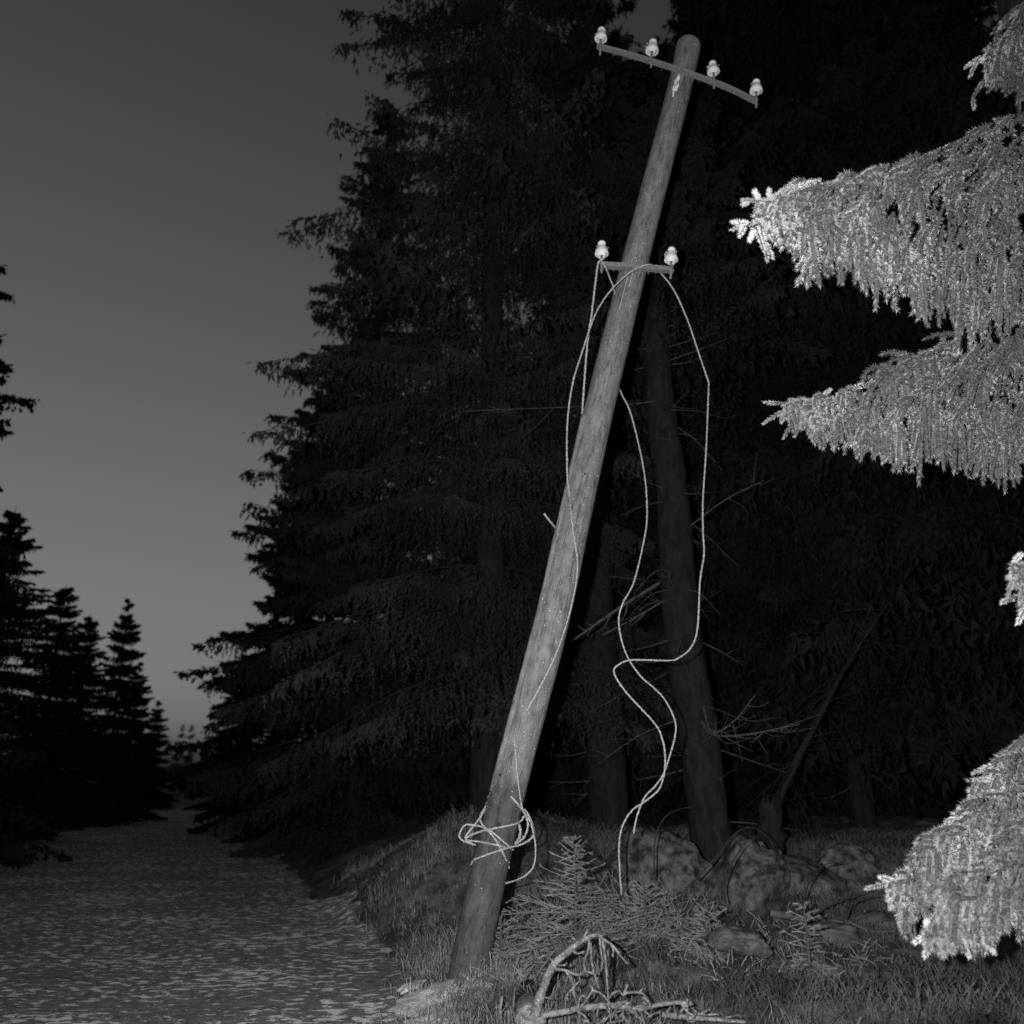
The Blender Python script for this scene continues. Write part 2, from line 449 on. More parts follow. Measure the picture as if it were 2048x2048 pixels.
# lighter splintered patch, nail heads and knots
mb = MB()
c, r = pole_at(185)
for k in range(26):
    a = R_(rng.uniform(8, 30)); h = rng.uniform(-0.15, 0.15) * (1 - abs(a - R_(19)) / R_(14))
    p = c + axisdir * h + (r + 0.002) * np.array([-math.sin(a), -math.cos(a), 0])
    tube(mb, [p - axisdir * 0.035, p + axisdir * 0.035], 0.007, 5, True)
mb.build('frost_patch', M['rime'], pole, base)
mb = MB()
for _ in range(60):
    yy = rng.uniform(150, 1900); c, r = pole_at(yy); a = rng.uniform(-1.3, 1.3)
    d_ = np.array([-math.sin(a), -math.cos(a), 0]); p = c + d_ * (r - 0.002)
    s = rng.uniform(0.003, 0.0055)
    tube(mb, [p, p + d_ * s], [s, s * 0.6], 6, True)
tag(mb.build('frost_grains', M['rime'], pole, base), kind='stuff')
mb = MB()
for yy, a0, ln in ((528, 0.25, 0.62), (530, -0.05, 0.36)):      # staples of earth wire on the front
    pts = [];
    for k in range(8):
        c, r = pole_at(yy + (ln * 180) * k / 7); pts.append(c + (r + 0.004) * np.array([-math.sin(a0 + 0.04 * k * 0.2), -math.cos(a0), 0]))
    tube(mb, pts, 0.004, 5)
mb.build('earth_wire', M['thinwire'], pole, base)

def crossarm(pts, hgt, name='crossarm'):
    """L-section steel bar through px points (px, py, Y): face plate plus a lower lip"""
    P = np.array([at(*p) for p in pts]); d = unit(P[-1] - P[0]); f = np.array([0, -1.0, 0])
    u = unit(np.cross(d, f)); u = u if u[2] > 0 else -u
    th = 0.012; lip = 0.05
    prof = [(-hgt, 0), (-hgt, lip), (-hgt + th, lip), (-hgt + th, th), (0, th), (0, 0)]   # (up, forward)
    mb = MB(); V = []
    PP = smooth_path(P, 24)
    for p in PP:
        for (a, b) in prof: V.append(p + u * a + f * b)
    n, k = len(PP), len(prof)
    q = [[i * k + j, i * k + (j + 1) % k, (i + 1) * k + (j + 1) % k, (i + 1) * k + j] for i in range(n - 1) for j in range(k)]
    V += [p for p in V[:k]] + [p for p in V[(n - 1) * k:n * k]]
    e = n * k
    q += [[e, e + 1, e + 2, e + 3], [e, e + 3, e + 4, e + 5], [e + 9, e + 8, e + 7, e + 6], [e + 11, e + 10, e + 9, e + 6]]
    mb.add(V, q)
    # frost crystals along the lower lip
    m_ = 60; t = rng.uniform(0, 1, m_)
    idx = (t * (n - 2)).astype(int)
    B = PP[idx] + (PP[idx + 1] - PP[idx]) * rng.uniform(0, 1, (m_, 1)) - u * hgt + f * rng.uniform(0, lip, (m_, 1))
    needles(mb, B, B - u * 0.01, B - u * 0.02, 5, 0.012, 0.003, rng, solid=False)
    o = mb.build(name, M['steel'], pole, base, smooth=False)
    return o, u, d
YF = 6.6
a1, u1, d1 = crossarm([(1197, 88, 6.50), (1270, 108, 6.52), (1345, 131, 6.55), (1392, 147, 6.56), (1455, 170, 6.57), (1516, 200, 6.58)], 0.062)
a2, u2, d2 = crossarm([(1199, 524, 6.46), (1270, 528, 6.50), (1345, 534, 6.54)], 0.066)
# bolts
for (x, y, Y_) in ((1366, 147, 6.53), (1281, 535, 6.47)):
    mb = MB(); p = at(x, y, Y_); tube(mb, [p + [0, 0.3, 0], p - [0, 0.015, 0]], 0.016, 6); mb.build('bolt', M['steel'], pole, base)

def lathe(mb, o, prof, k=20, up=np.array([0, 0, 1.0]), jit=0.02):
    ref = np.array([1.0, 0, 0]); U = unit(ref - up * ref.dot(up)); V_ = np.cross(up, U)
    a = np.arange(k) * 2 * math.pi / k; v = []
    for (r, z) in prof:
        for ang in a:
            rr = r * (1 + jit * rng.uniform(-1, 1)); v.append(o + up * z + (U * math.cos(ang) + V_ * math.sin(ang)) * rr)
    n = len(prof)
    q = [[i * k + j, i * k + (j + 1) % k, (i + 1) * k + (j + 1) % k, (i + 1) * k + j] for i in range(n - 1) for j in range(k)]
    mb.add(v, q)
INS = [(0.0, 0.168), (0.018, 0.166), (0.030, 0.158), (0.036, 0.146), (0.037, 0.136), (0.031, 0.128), (0.030, 0.122), (0.037, 0.114), (0.038, 0.100), (0.036, 0.094),
       (0.046, 0.086), (0.055, 0.072), (0.061, 0.050), (0.062, 0.036), (0.057, 0.032), (0.052, 0.040), (0.042, 0.045), (0.040, 0.030), (0.038, 0.014), (0.034, 0.010), (0.026, 0.014), (0.022, 0.04)]
def insulator(px, py, Y_, lean=0.05, label=None, sc=1.0):
    """px,py = the pixel at the bottom of the pin on the arm"""
    p = at(px, py, Y_)
    up = unit(np.array([math.sin(lean), 0, math.cos(lean)]))
    o0 = p + up * 0.062
    mb = MB(); lathe(mb, o0, [(r * sc * 0.93, z * sc * 0.96) for r, z in INS], 20, up)
    # rime tufts where the tie wire was bound
    m_ = 24; a = rng.uniform(0, 2 * math.pi, m_); zz = rng.choice([0.095, 0.035], m_) * sc
    B = o0 + np.stack([np.cos(a) * 0.05 * sc, np.sin(a) * 0.05 * sc, zz], -1)
    needles(mb, B, B + 0.004, B + 0.01, 6, 0.010, 0.003, rng, ang=1.2)
    ins = mb.build('insulator', M['porcelain'], pole, base)
    if label: ins['label'] = label
    mb = MB()
    tube(mb, smooth_path([p + [0, 0.03, -0.055], p + [0, 0.01, -0.06], p + [0, -0.005, -0.04], p + [0, -0.01, 0.0], o0 + up * 0.05], 14), 0.011, 8)
    pin = mb.build('pin', M['steel'], None, base); pin.parent = ins; pin.location = (0, 0, 0)
    mb = MB()
    ring = [o0 + up * 0.094 * sc + 0.04 * sc * np.array([math.cos(t), math.sin(t), 0]) for t in np.linspace(0, 2 * math.pi, 16)]
    ring += [o0 + np.array([0.05, -0.02, 0.06]), o0 + np.array([0.035, -0.03, 0.0]), o0 + np.array([0.01, -0.03, -0.035])]
    tube(mb, ring, 0.004, 5)
    tw = mb.build('tie_wire', M['wire'], None, base); tw.parent = ins; tw.location = (0, 0, 0)
    return o0
insulator(1200, 95, 6.46, 0.10)
insulator(1302, 120, 6.49, 0.13, sc=1.04)
insulator(1428, 162, 6.52, 0.0, sc=0.97)
insulator(1512, 200, 6.54, 0.09)
iL = insulator(1203, 529, 6.42, 0.04)
iR = insulator(1341, 541, 6.50, 0.10)

# ------------------------------------------------------------------ wires
def wire(pts, r, name='wire', label='', n=None, m='wire', jit=0.22, fuzz=True):
    P = np.array([at(*p) for p in pts]); L = np.linalg.norm(np.diff(P, axis=0), axis=1).sum()
    n = n or int(L / 0.012) + 4
    P = smooth_path(P, n)
    mb = MB(); tube(mb, P, r * (1 + 0.12 * np.sin(np.arange(n) * 1.7)), 6, True, jit, rng)
    if fuzz:
        k = np.arange(0, n - 2)
        needles(mb, P[k], (P[k] + P[k + 1]) / 2, P[k + 1], 5, r * 2.0, r * 0.5, rng, ang=1.3)
    o = mb.build(name, M[m], None, P[0])
    return o
def front(px, py, gap=0.02, back=False):
    """a point resting in front of (or behind) the pole at a pixel"""
    c, r = pole_at(py)
    for Y_ in (c[1] - r,):
        p = at(px, py, Y_)
        dx = min(abs(p[0] - c[0]) / r, 1.0) if abs(p[0] - c[0]) < r * 1.05 else 1.0
        yy = c[1] + (1 if back else -1) * (r * math.sqrt(max(0, 1 - dx * dx)) + gap)
    return (px, py, yy)
# long wire looped over the lower crossarm: left half hugs the pole, right half hangs free
D = [(1054, 1421), (1093, 1349), (1120, 1287), (1144, 1206), (1155, 1132)]
D = [front(x, y, 0.012) for x, y in D]
D += [front(1146, 1060, 0.02), front(1138, 985, 0.03)]
D += [(1134, 935, 6.52), (1135, 842, 6.50), (1146, 764, 6.48), (1165, 702, 6.46), (1187, 637, 6.45), (1205, 603, 6.44), (1224, 578, 6.42), (1243, 559, 6.41), (1267, 540, 6.40), (1285, 532, 6.40), (1299, 529, 6.42),
      (1309, 533, 6.50), (1319, 543, 6.58)]
Cc = [(1348, 581, 6.62), (1376, 643, 6.66), (1398, 708, 6.7), (1414, 755, 6.72), (1417.5, 766, 6.72), (1417, 778, 6.72), (1416, 811, 6.72), (1412, 904, 6.72), (1406, 997, 6.72), (1406, 1065, 6.72), (1408, 1109, 6.72), (1400, 1163, 6.72), (1395, 1256, 6.72), (1382, 1295, 6.7), (1357, 1316, 6.68), (1338, 1321, 6.66),
      (1264, 1320, 6.60), (1238, 1329, 6.58), (1228, 1345, 6.58), (1252, 1384, 6.6), (1310, 1448, 6.62), (1325, 1480, 6.62), (1330, 1510, 6.63), (1329, 1543, 6.64), (1318, 1578, 6.66), (1291, 1602, 6.68), (1264, 1621, 6.7), (1245, 1652, 6.72), (1238, 1691, 6.75), (1240, 1750, 6.8), (1243, 1790, 6.85)]
tag(wire(D + Cc, 0.0064), 'long frosted wire looped over the lower crossarm, hanging to the ground on its free side', 'wire', 'loose frosted wires on the pole')
# lower, thinner run down the front of the pole into the tangle
E = [front(x, y, 0.010) for x, y in [(1029, 1478), (1032, 1520), (1037, 1568)]] + [(1045, 1617, 6.47), (1060, 1642, 6.43), (1067, 1667, 6.42), (1071, 1692, 6.42), (1070, 1720, 6.43), (1064, 1738, 6.44), (1048, 1753, 6.46), (1030, 1761, 6.52), (1010, 1767, 6.58)]
tag(wire(E, 0.0052), 'short wire bowing out on the free side below the middle of the pole foot', 'wire', 'loose frosted wires on the pole')
B = [(1204, 523, 6.38), (1211, 534, 6.40), (1219, 555, 6.50), (1228, 580, 6.62), (1238, 640, 6.95), (1240, 700, 7.0), (1234, 750, 6.95), (1241, 783, 6.92), (1260, 823, 6.9), (1280, 901, 6.88), (1291, 966, 6.86), (1294, 1034, 6.84), (1287, 1085, 6.82), (1268, 1163, 6.8), (1243, 1213, 6.78), (1238, 1252, 6.78), (1252, 1307, 6.76), (1280, 1351, 6.74),
     (1307, 1375, 6.72), (1330, 1400, 6.7), (1349, 1439, 6.7), (1350, 1472, 6.7), (1330, 1540, 6.68), (1312, 1570, 6.67), (1291, 1592, 6.66), (1280, 1615, 6.66), (1272, 1640, 6.66), (1267, 1667, 6.66)]
tag(wire(B, 0.0062), 'frosted wire passing behind the pole and hanging free in an S curve', 'wire', 'loose frosted wires on the pole')
A = [(1207, 517, 6.36), (1199, 522, 6.37), (1195, 533, 6.40), (1189, 580, 6.44), (1183, 630, 6.48), (1176, 674, 6.52), (1172, 718, 6.55), (1169, 760, 6.6), (1166, 800, 6.66), (1164, 830, 6.74), (1158, 880, 6.86), (1142, 960, 6.88), (1125, 1030, 6.88), (1117, 1060, 6.86), (1109, 1053, 6.80), (1098, 1040, 6.74), (1088, 1027, 6.70)]
tag(wire(A, 0.0078), 'thick frosted wire dropping straight from the lower crossarm, cut end poking out beside pole', 'wire', 'loose frosted wires on the pole')
# tangle round the foot
def c4(x, y): return (850 + x / 3.23, 1450 + y / 3.23)
def near(x, y, g): 
    px, py = c4(x, y); return front(px, py, g)
T = []
T.append([near(395, 520, .01) , near(372, 560, .03), near(355, 600, .05), near(375, 650, .05), near(440, 720, .03), near(500, 820, .02), near(545, 925, .01)])
T.append([near(392, 535, .02), near(355, 600, .09), near(300, 670, .10), near(262, 722, .1), near(275, 745, .08), near(340, 752, .06), near(460, 775, .03), near(575, 806, .01)])
T.append([near(640, 590, .06), near(615, 625, .04), near(560, 645, .03), near(440, 670, .03), near(350, 690, .05), near(285, 718, .09), near(262, 738, .1), near(300, 765, .1), near(328, 776, .08)])
T.append([near(320, 772, .07), near(250, 750, .08), near(222, 722, .1), near(228, 690, .1), near(258, 646, .1), near(300, 645, .1), near(360, 655, .06), near(420, 682, .03), near(480, 730, .03), near(548, 790, .02)])
T.append([near(297, 905, .0), near(312, 878, .02), near(345, 858, .03), near(500, 805, .03), near(620, 772, .03), near(670, 745, .08), near(700, 715, .1), near(700, 670, .1), near(680, 605, .1), near(655, 560, .08), near(638, 545, .07)])
T.append([near(552, 460, .02), near(590, 500, .05), near(640, 565, .09), near(662, 620, .11), near(662, 670, .1), near(640, 725, .07), near(590, 768, .03)])
T.append([near(606, 640, .05), near(616, 690, .07), near(605, 735, .06), near(583, 768, .02)])
mb = MB()
for t in T:
    P = smooth_path(np.array([at(*p) for p in t]), 60)
    tube(mb, P, 0.0064, 6, True, 0.2, rng)
    k = np.arange(0, 58); needles(mb, P[k], (P[k] + P[k + 1]) / 2, P[k + 1], 5, 0.014, 0.0035, rng, ang=1.3)
tangle = mb.build('wire_tangle', M['wire'], None, at(960, 1660, 6.5))
tag(tangle, 'tangled knot of frosted wire wound round the foot of the pole', 'wire')
# bit of rough rime and splinters where the pole is frayed above the tangle
mb = MB()
for k in range(40):
    c, r = pole_at(1560 + rng.uniform(-10, 60)); a = R_(rng.uniform(30, 95)); d_ = np.array([-math.sin(a), -math.cos(a), 0]); p = c + d_ * (r - 0.002)
    q_ = p + d_ * rng.uniform(0.005, 0.02) + axisdir * rng.uniform(-.02, .02); tube(mb, [p, q_], [0.012, 0.006], 6, True, 0.3, rng)
mb.build('splintered_edge', M['wood'], pole, base)

# ------------------------------------------------------------------ frosted spruce on the right
TX, TY = 3.75, 5.3
tz = ground_h(TX, TY)
ft = empty('spruce', (TX, TY, tz), 'bright frost covered spruce reaching in from the side with drooping boughs', 'tree')
mb = MB(); tube(mb, smooth_path([(TX, TY, tz - .3), (TX, TY, tz + 3), (TX + .05, TY, tz + 8), (TX, TY, tz + 13)], 40), np.linspace(0.19, 0.04, 40), 16, True, 0.05, rng)
mb.build('trunk', M['bark'], ft, (TX, TY, tz))

def bough(top, bot, Y0, Y1, x0, x1, seed, dens=1.0, tipdirs=(), depthspread=0.30, gap=28):
    """curtain of hanging frosted twigs. top, bot: outline rows (px,py); x0..x1 spine range"""
    rg = np.random.default_rng(seed)
    tx, ty = zip(*top); bx, by = zip(*bot)
    Yf = lambda x: np.interp(x, [x0, x1], [Y0, Y1])
    n = int((x1 - x0) / 3.0 * dens)
    xs = x0 + gap + (x1 - x0 - gap) * rg.uniform(0.0, 1, n)
    P0, P1, P2 = [], [], []            # fans of hanging twigs, shingled over one another
    for q_ in range(n):
        x = xs[q_]
        tpx, bpx = np.interp(x, tx, ty), np.interp(x, bx, by); H_ = bpx - tpx
        sp = depthspread * min(1.0, (x - x0) / 260 + 0.06)
        v = rg.uniform(0, 1) ** 1.15
        fringe = rg.uniform() < 0.40
        l = (rg.uniform(0.45, 0.75) if fringe else rg.uniform(0.22, 0.42)) * H_
        l = min(max(l, 34), 150 if fringe else 105)
        start = (bpx - l * rg.uniform(0.80, 1.25)) if fringe else (tpx + 6 + v * max(H_ - l - 6, 0))
        start = max(start, tpx + 8)
        dy = sp * (rg.uniform(-1, 0.2) - 0.2 * (start - tpx) / max(H_, 1))
        Yd = Yf(x) + dy + 0.10 * math.sin(x * .06 + seed) * math.cos(start * .045 + x * .02)
        lean = (rg.uniform(-0.95, 0.25) * (1 - 0.6 * v) - 0.15) if not fringe else rg.uniform(-0.12, 0.06)
        a0 = at(x, start, Yd)
        for f_ in range(rg.integers(2, 5)):
            ang = lean + rg.normal() * (0.20 if not fringe else 0.07)
            ll = l * rg.uniform(0.65, 1.05)
            ex = x + math.sin(ang) * ll; ey = start + math.cos(ang) * ll
            ey = min(ey, np.interp(ex, bx, by) - 8 - 24 * abs(math.sin(ex * 0.085 + 1.3 * math.sin(ex * 0.031 + seed))) + (0 if rg.uniform() < .68 else rg.uniform(12, 56)))
            b0 = at(ex, ey, Yd - rg.uniform(0.0, 0.10))
            s_ = a0 + rg.normal(size=3) * 0.012
            bulge = np.array([-0.02 + 0.06 * math.sin(ang), -0.05, 0.02 + abs(math.sin(ang)) * 0.06])
            P0.append(s_); P1.append((s_ + b0) / 2 + bulge * rg.uniform(0.2, 1.0)); P2.append(b0)
    P0, P1, P2 = map(np.array, (P0, P1, P2))
    # side twigs on the stems
    k = 1
    t = rg.uniform(0.02, 0.75, (len(P0), k, 1))
    S0 = bez(P0[:, None], P1[:, None], P2[:, None], t).reshape(-1, 3)
    L = np.linalg.norm(P2 - P0, axis=1); L = np.repeat(np.clip(L * 0.35, 0.05, 0.14), k)[:, None]
    d = rg.normal(size=(len(S0), 3)) * [0.5, 0.5, 0.15] + [-0.1, -0.1, -0.95]; d = unit(d)
    S2 = S0 + d * L * rg.uniform(0.6, 1.1, L.shape); S2[:, 2] -= 0.01
    # keep above the lower outline
    S1 = (S0 + S2) / 2 + rg.normal(size=S0.shape) * [0.012, 0.012, 0.006] + [0, 0, 0.012]
    # spine + arching shoots along the top
    xsP = np.linspace(x0 + 8, x1, 14)
    spine = np.array([at(x, np.interp(x, tx, ty) + 16, Yf(x)) for x in xsP])
    sp = smooth_path(spine, 60)
    nA = int((x1 - x0) / 5 * dens)
    xa = x0 + gap + (x1 - x0 - gap) * rg.uniform(0, 1, nA)
    A0, A1, A2 = [], [], []
    for x in xa:
        sp_ = depthspread * min(1.0, (x - x0) / 200 + 0.08)
        Yd = Yf(x) + sp_ * rg.uniform(-1.1, 0.6)
        tp = np.interp(x, tx, ty); l = rg.uniform(20, 48)
        up = 10 + rg.uniform(0, 1) ** 2 * 0.3 * (np.interp(x, bx, by) - tp)
        a = at(x + l * .5, tp + up + 4, Yd); b = at(x - l * .5, tp + up + rg.uniform(-4, 26), Yd - 0.05)
        A0.append(a); A2.append(b); A1.append((a + b) / 2 + np.array([-0.005, 0, rg.uniform(0.0, 0.04)]))
    A0, A1, A2 = map(np.array, (A0, A1, A2))
    core = MB(); nd = MB()
    cores(core, P0, P1, P2, 0.012, 0.010, 6); cores(core, S0, S1, S2, 0.010, 0.009, 6); cores(core, A0, A1, A2, 0.011, 0.009, 6)
    tube(core, sp, np.linspace(0.007, 0.03, 60), 8, True, 0.1, rg)
    needles(nd, P0, P1, P2, 210, 0.033, 0.0010, rg, ang=1.0, solid=False, taper=0.1)
    needles(nd, S0, S1, S2, 120, 0.030, 0.0010, rg, ang=1.0, solid=False, taper=0.1)
    needles(nd, A0, A1, A2, 140, 0.031, 0.0010, rg, ang=1.0, solid=False, taper=0.1)
    T0, T1, T2 = [], [], []
    for (ax, ay, bx_, by_) in tipdirs:
        a = at(ax, ay, Y0 + rg.uniform(-.02, .02)); b = at(bx_, by_, Y0 + rg.uniform(-.05, .05)); T0.append(a); T2.append(b); T1.append((a + b) / 2 + np.array([0, 0, 0.006]))
    if T0:
        T0, T1, T2 = map(np.array, (T0, T1, T2)); cores(core, T0, T1, T2, 0.006, 0.005)
        needles(nd, T0, T1, T2, 190, 0.021, 0.0011, rg, ang=0.95, solid=True, taper=0.1)
    k = np.arange(0, 59); needles(nd, sp[k], (sp[k] + sp[k + 1]) / 2, sp[k + 1], 45, 0.022, 0.002, rg, ang=1.2, solid=True, taper=0)
    b = nd.build('bough', M['frost'], ft, (TX, TY, tz), smooth=False)
    # wood continues to the trunk
    endp = spine[-1]; zt = endp[2] + 0.15
    tube(core, smooth_path([endp, (endp + np.array([TX, TY, zt])) / 2 + [0, 0, 0.05], np.array([TX, TY, zt])], 16), np.linspace(0.03, 0.05, 16), 8)
    c_ = core.build('stem', M['twigcore'], None, (TX, TY, tz)); c_.parent = b; c_.location = (0, 0, 0)
    return b
# upper big bough
bough([(1490, 420), (1560, 395), (1600, 362), (1660, 352), (1750, 335), (1850, 300), (1960, 250), (2048, 212), (2200, 190)],
      [(1490, 440), (1530, 470), (1575, 500), (1590, 500), (1610, 560), (1690, 545), (1740, 600), (1800, 625), (1870, 645), (1905, 640), (1910, 690), (2000, 695), (2040, 665), (2200, 640)],
      3.95, 5.1, 1500, 2160, 11, 1.25,
      [(1560, 405, 1486, 400), (1520, 402, 1510, 383), (1540, 400, 1538, 380), (1500, 402, 1487, 408), (1560, 430, 1462, 460), (1500, 448, 1466, 444), (1490, 452, 1480, 470), (1510, 450, 1528, 500), (1515, 450, 1545, 515), (1520, 445, 1535, 520), (1510, 455, 1500, 480), (1560, 420, 1595, 495), (1580, 400, 1605, 500), (1575, 380, 1640, 360), (1590, 370, 1560, 400),
       (1540, 400, 1575, 376), (1560, 420, 1530, 440)])
# middle bough
bough([(1540, 812), (1600, 800), (1655, 785), (1700, 765), (1750, 745), (1800, 720), (1850, 690), (1920, 665), (2048, 630), (2200, 600)],
      [(1540, 830), (1570, 868), (1600, 860), (1640, 890), (1690, 908), (1740, 925), (1790, 948), (1825, 950), (1835, 985), (1860, 930), (1900, 955), (1960, 975), (2025, 985), (2060, 960), (2200, 930)],
      5.0, 5.5, 1556, 2160, 23, 1.15,
      [(1600, 812, 1529, 805), (1580, 815, 1528, 846), (1570, 820, 1563, 843), (1600, 815, 1568, 876), (1610, 815, 1590, 872), (1630, 810, 1640, 895), (1640, 810, 1625, 880), (1600, 805, 1580, 800), (1640, 800, 1660, 780)], 0.34)
# lower bough pair
bough([(1760, 1775), (1800, 1745), (1832, 1715), (1835, 1690), (1890, 1640), (1930, 1610), (1950, 1560), (2000, 1520), (2048, 1462), (2200, 1360)],
      [(1760, 1790), (1800, 1820), (1808, 1880), (1820, 1892), (1850, 1830), (1880, 1800), (1950, 1780), (2048, 1760), (2200, 1760)],
      4.8, 5.2, 1775, 2160, 37, 0.95,
      [(1800, 1762, 1733, 1778), (1790, 1765, 1762, 1755), (1780, 1770, 1780, 1815), (1800, 1765, 1775, 1800), (1850, 1700, 1832, 1688), (1950, 1625, 1893, 1642), (1990, 1560, 1948, 1560), (1990, 1530, 1946, 1546)], 0.28)
bough([(1825, 1885), (1870, 1850), (1900, 1810), (1905, 1760), (1940, 1740), (1960, 1705), (2000, 1660), (2048, 1620), (2200, 1560)],
      [(1825, 1900), (1855, 1912), (1900, 1905), (1925, 1900), (1950, 1915), (1985, 1905), (2010, 1890), (2022, 1840), (2048, 1890), (2200, 1890)],
      4.4, 4.75, 1835, 2160, 41, 1.0,
      [(1870, 1865, 1830, 1885), (1870, 1870, 1850, 1912), (1880, 1870, 1888, 1908), (1920, 1870, 1938, 1912), (1860, 1855, 1855, 1845), (1960, 1870, 1987, 1905)], 0.22)
# bough leaving the top corner and the small tip below
bough([(1945, 115), (1990, 85), (2010, 60), (2048, 0), (2110, -100), (2200, -160)],
      [(1945, 145), (1965, 160), (1990, 180), (2012, 195), (2030, 220), (2048, 225), (2200, 230)],
      5.0, 5.2, 1950, 2160, 53, 1.2,
      [(1965, 112, 1930, 135), (1955, 120, 1940, 152), (1975, 140, 1973, 162), (2000, 150, 1975, 185), (1968, 160, 1946, 195), (1946, 195, 1948, 216), (2000, 60, 2002, 45), (2040, 20, 2020, 35)], 0.2)
bough([(1985, 1225), (2000, 1200), (2020, 1160), (2048, 1120), (2200, 1060)],
      [(1985, 1235), (2010, 1205), (2020, 1210), (2038, 1250), (2048, 1240), (2200, 1220)],
      4.3, 4.4, 2022, 2160, 61, 0.5,
      [(2048, 1190, 2003, 1205), (2040, 1150, 2016, 1155), (2048, 1105, 2030, 1121), (2030, 1150, 2015, 1190), (2048, 1160, 2035, 1172), (2055, 1210, 2036, 1246), (2050, 1160, 2040, 1205)], 0.12)

# ------------------------------------------------------------------ dark spruces
def spruce(H, Rad, z0, nb, ns, hang, nn, nl, nw, seed, wood=True, whorl=1.0):
    """whorls of drooping boughs, each hung with curtains of twigs; returns crown and trunk builders"""
    rg = np.random.default_rng(seed)
    u0 = np.linspace(0, 1, nb) ** 1.05
    zc = z0 + (H - z0) * u0
    nwh = np.round((zc - z0) / whorl)
    jit = rg.uniform(-.25, .25, 200); ln_w = rg.uniform(0.78, 1.15, 200)
    wi = nwh.astype(int) % 200
    z = z0 + nwh * whorl + jit[wi] * whorl + rg.normal(size=nb) * 0.24 * whorl
    u = np.clip((z - z0) / (H - z0), 0, 1)
    az = np.arange(nb) * 2.39996 + rg.uniform(-.4, .4, nb)
    L = Rad * (1 - u) ** 0.72 * ln_w[wi] * rg.uniform(0.65, 1.18, nb) + 0.15
    droop = 0.62 - 0.5 * u + rg.uniform(-.1, .1, nb)
    def bp(t, i, lat):
        r = L[i] * t
        zz = z[i] + L[i] * (0.16 * t - droop[i] * t ** 1.7 + 0.14 * t ** 4) - np.abs(lat) * 0.45
        c, s_ = np.cos(az[i]), np.sin(az[i])
        return np.stack([c * r - s_ * lat, s_ * r + c * lat, zz], -1)
    i = np.repeat(np.arange(nb), ns)
    keep = rg.uniform(0, 1, len(i)) < np.clip(0.2 + 1.1 * L[i] / Rad, 0, 1); i = i[keep]
    t = rg.uniform(0.0, 1, len(i)) ** 0.8
    lat = rg.normal(size=len(i)) * 0.20 * L[i] * np.clip(1.05 - t, 0.04, 1) ** 0.8
    p0 = bp(t, i, lat)
    h = hang * rg.uniform(0.3, 1.0, len(i)) * (0.5 + 0.5 * (1 - u[i])) * (0.5 + 0.6 * np.sin(t * 11 + i) ** 2) * np.clip(1.25 - t, .3, 1)
    out = np.stack([np.cos(az[i]), np.sin(az[i]), 0 * h], -1)
    p2 = p0 + out * h[:, None] * rg.uniform(0.0, 0.45, (len(i), 1)) + rg.normal(size=p0.shape) * [.05, .05, 0]; p2[:, 2] -= h * 0.92
    p1 = (p0 + p2) / 2 + out * 0.18 * h[:, None]; p1[:, 2] += 0.15 * h
    ti = np.arange(nb); a0 = bp(np.full(nb, .75), ti, 0 * L); a2 = bp(np.full(nb, 1.04), ti, 0 * L)
    p0 = np.vstack([p0, a0]); p1 = np.vstack([p1, (a0 + a2) / 2]); p2 = np.vstack([p2, a2])
    cr = MB(); needles(cr, p0, p1, p2, nn, nl, nw, rg, ang=0.75)
    if wood:
        tt = np.linspace(0, 1, 6)
        for b in range(nb):
            tube(cr, bp(tt, np.full(6, b), 0 * tt), np.linspace(0.010 + 0.010 * L[b] / Rad, 0.003, 6), 4, False)
    tk = MB(); tube(tk, smooth_path([(0, 0, -0.6), (0.02, 0, H * .3), (-.02, .02, H * .7), (0, 0, H + 0.15)], 24), np.linspace(0.010 * H + 0.03, 0.008, 24), 12, True, 0.04, rg)
    return cr, tk
def put_spruce(cr, tk, loc, label, cat='tree', group=None, m='fir', sc=1.0, rz=0.0, wide=1.0):
    e = empty('spruce', loc, label, cat, group)
    e.rotation_euler = (0, 0, rz)
    if isinstance(cr, MB):
        c_ = cr.build('crown', M[m], None, None, smooth=False); t_ = tk.build('trunk', M['bark'], None, None)
    else:
        c_ = cr.copy(); t_ = tk.copy(); C.objects.link(c_); C.objects.link(t_)
    for o in (c_, t_): o.parent = e; o.location = (0, 0, 0); o.scale = (sc * wide, sc * wide, sc)
    return e, c_, t_
def base_at(px, Y_):
    p = at(px, 1560, Y_); return (p[0], p[1], float(ground_h(p[0], p[1])))

# big dark spruce behind the pole on the left
crA, tkA = spruce(21.5, 3.25, 1.8, 300, 210, 0.85, 19, 0.052, 0.0085, 101, whorl=1.2)
put_spruce(crA, tkA, base_at(975, 11.8), 'tallest dark spruce with drooping boughs directly behind the pole, filling the upper middle', group='dark spruces along the road')
crB, tkB = spruce(16.5, 3.1, 0.6, 250, 150, 0.8, 15, 0.065, 0.014, 102, whorl=1.1)
put_spruce(crB, tkB, base_at(712, 17.5), 'dark spruce just behind the tallest one, its pointed top against the sky', group='dark spruces along the road')
crC, tkC = spruce(10.0, 2.2, 0.3, 190, 120, 0.6, 12, 0.08, 0.024, 103, whorl=0.75)
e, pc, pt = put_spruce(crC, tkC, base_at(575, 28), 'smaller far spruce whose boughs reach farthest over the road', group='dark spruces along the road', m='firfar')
pc.scale = pt.scale = (1.25, 1.25, 1.25)
print('spruces A-C built')
def cp(px, Y_, apex, label, group, rz, src=(pc, pt), hs=10.25, wide=1.35):
    b = base_at(px, Y_); top = at(px, apex, Y_)[2]
    sc = (top - b[2]) / hs
    e_, c_, t_ = put_spruce(src[0], src[1], b, label, 'tree', group, sc=sc, rz=rz, wide=wide)
    return e_
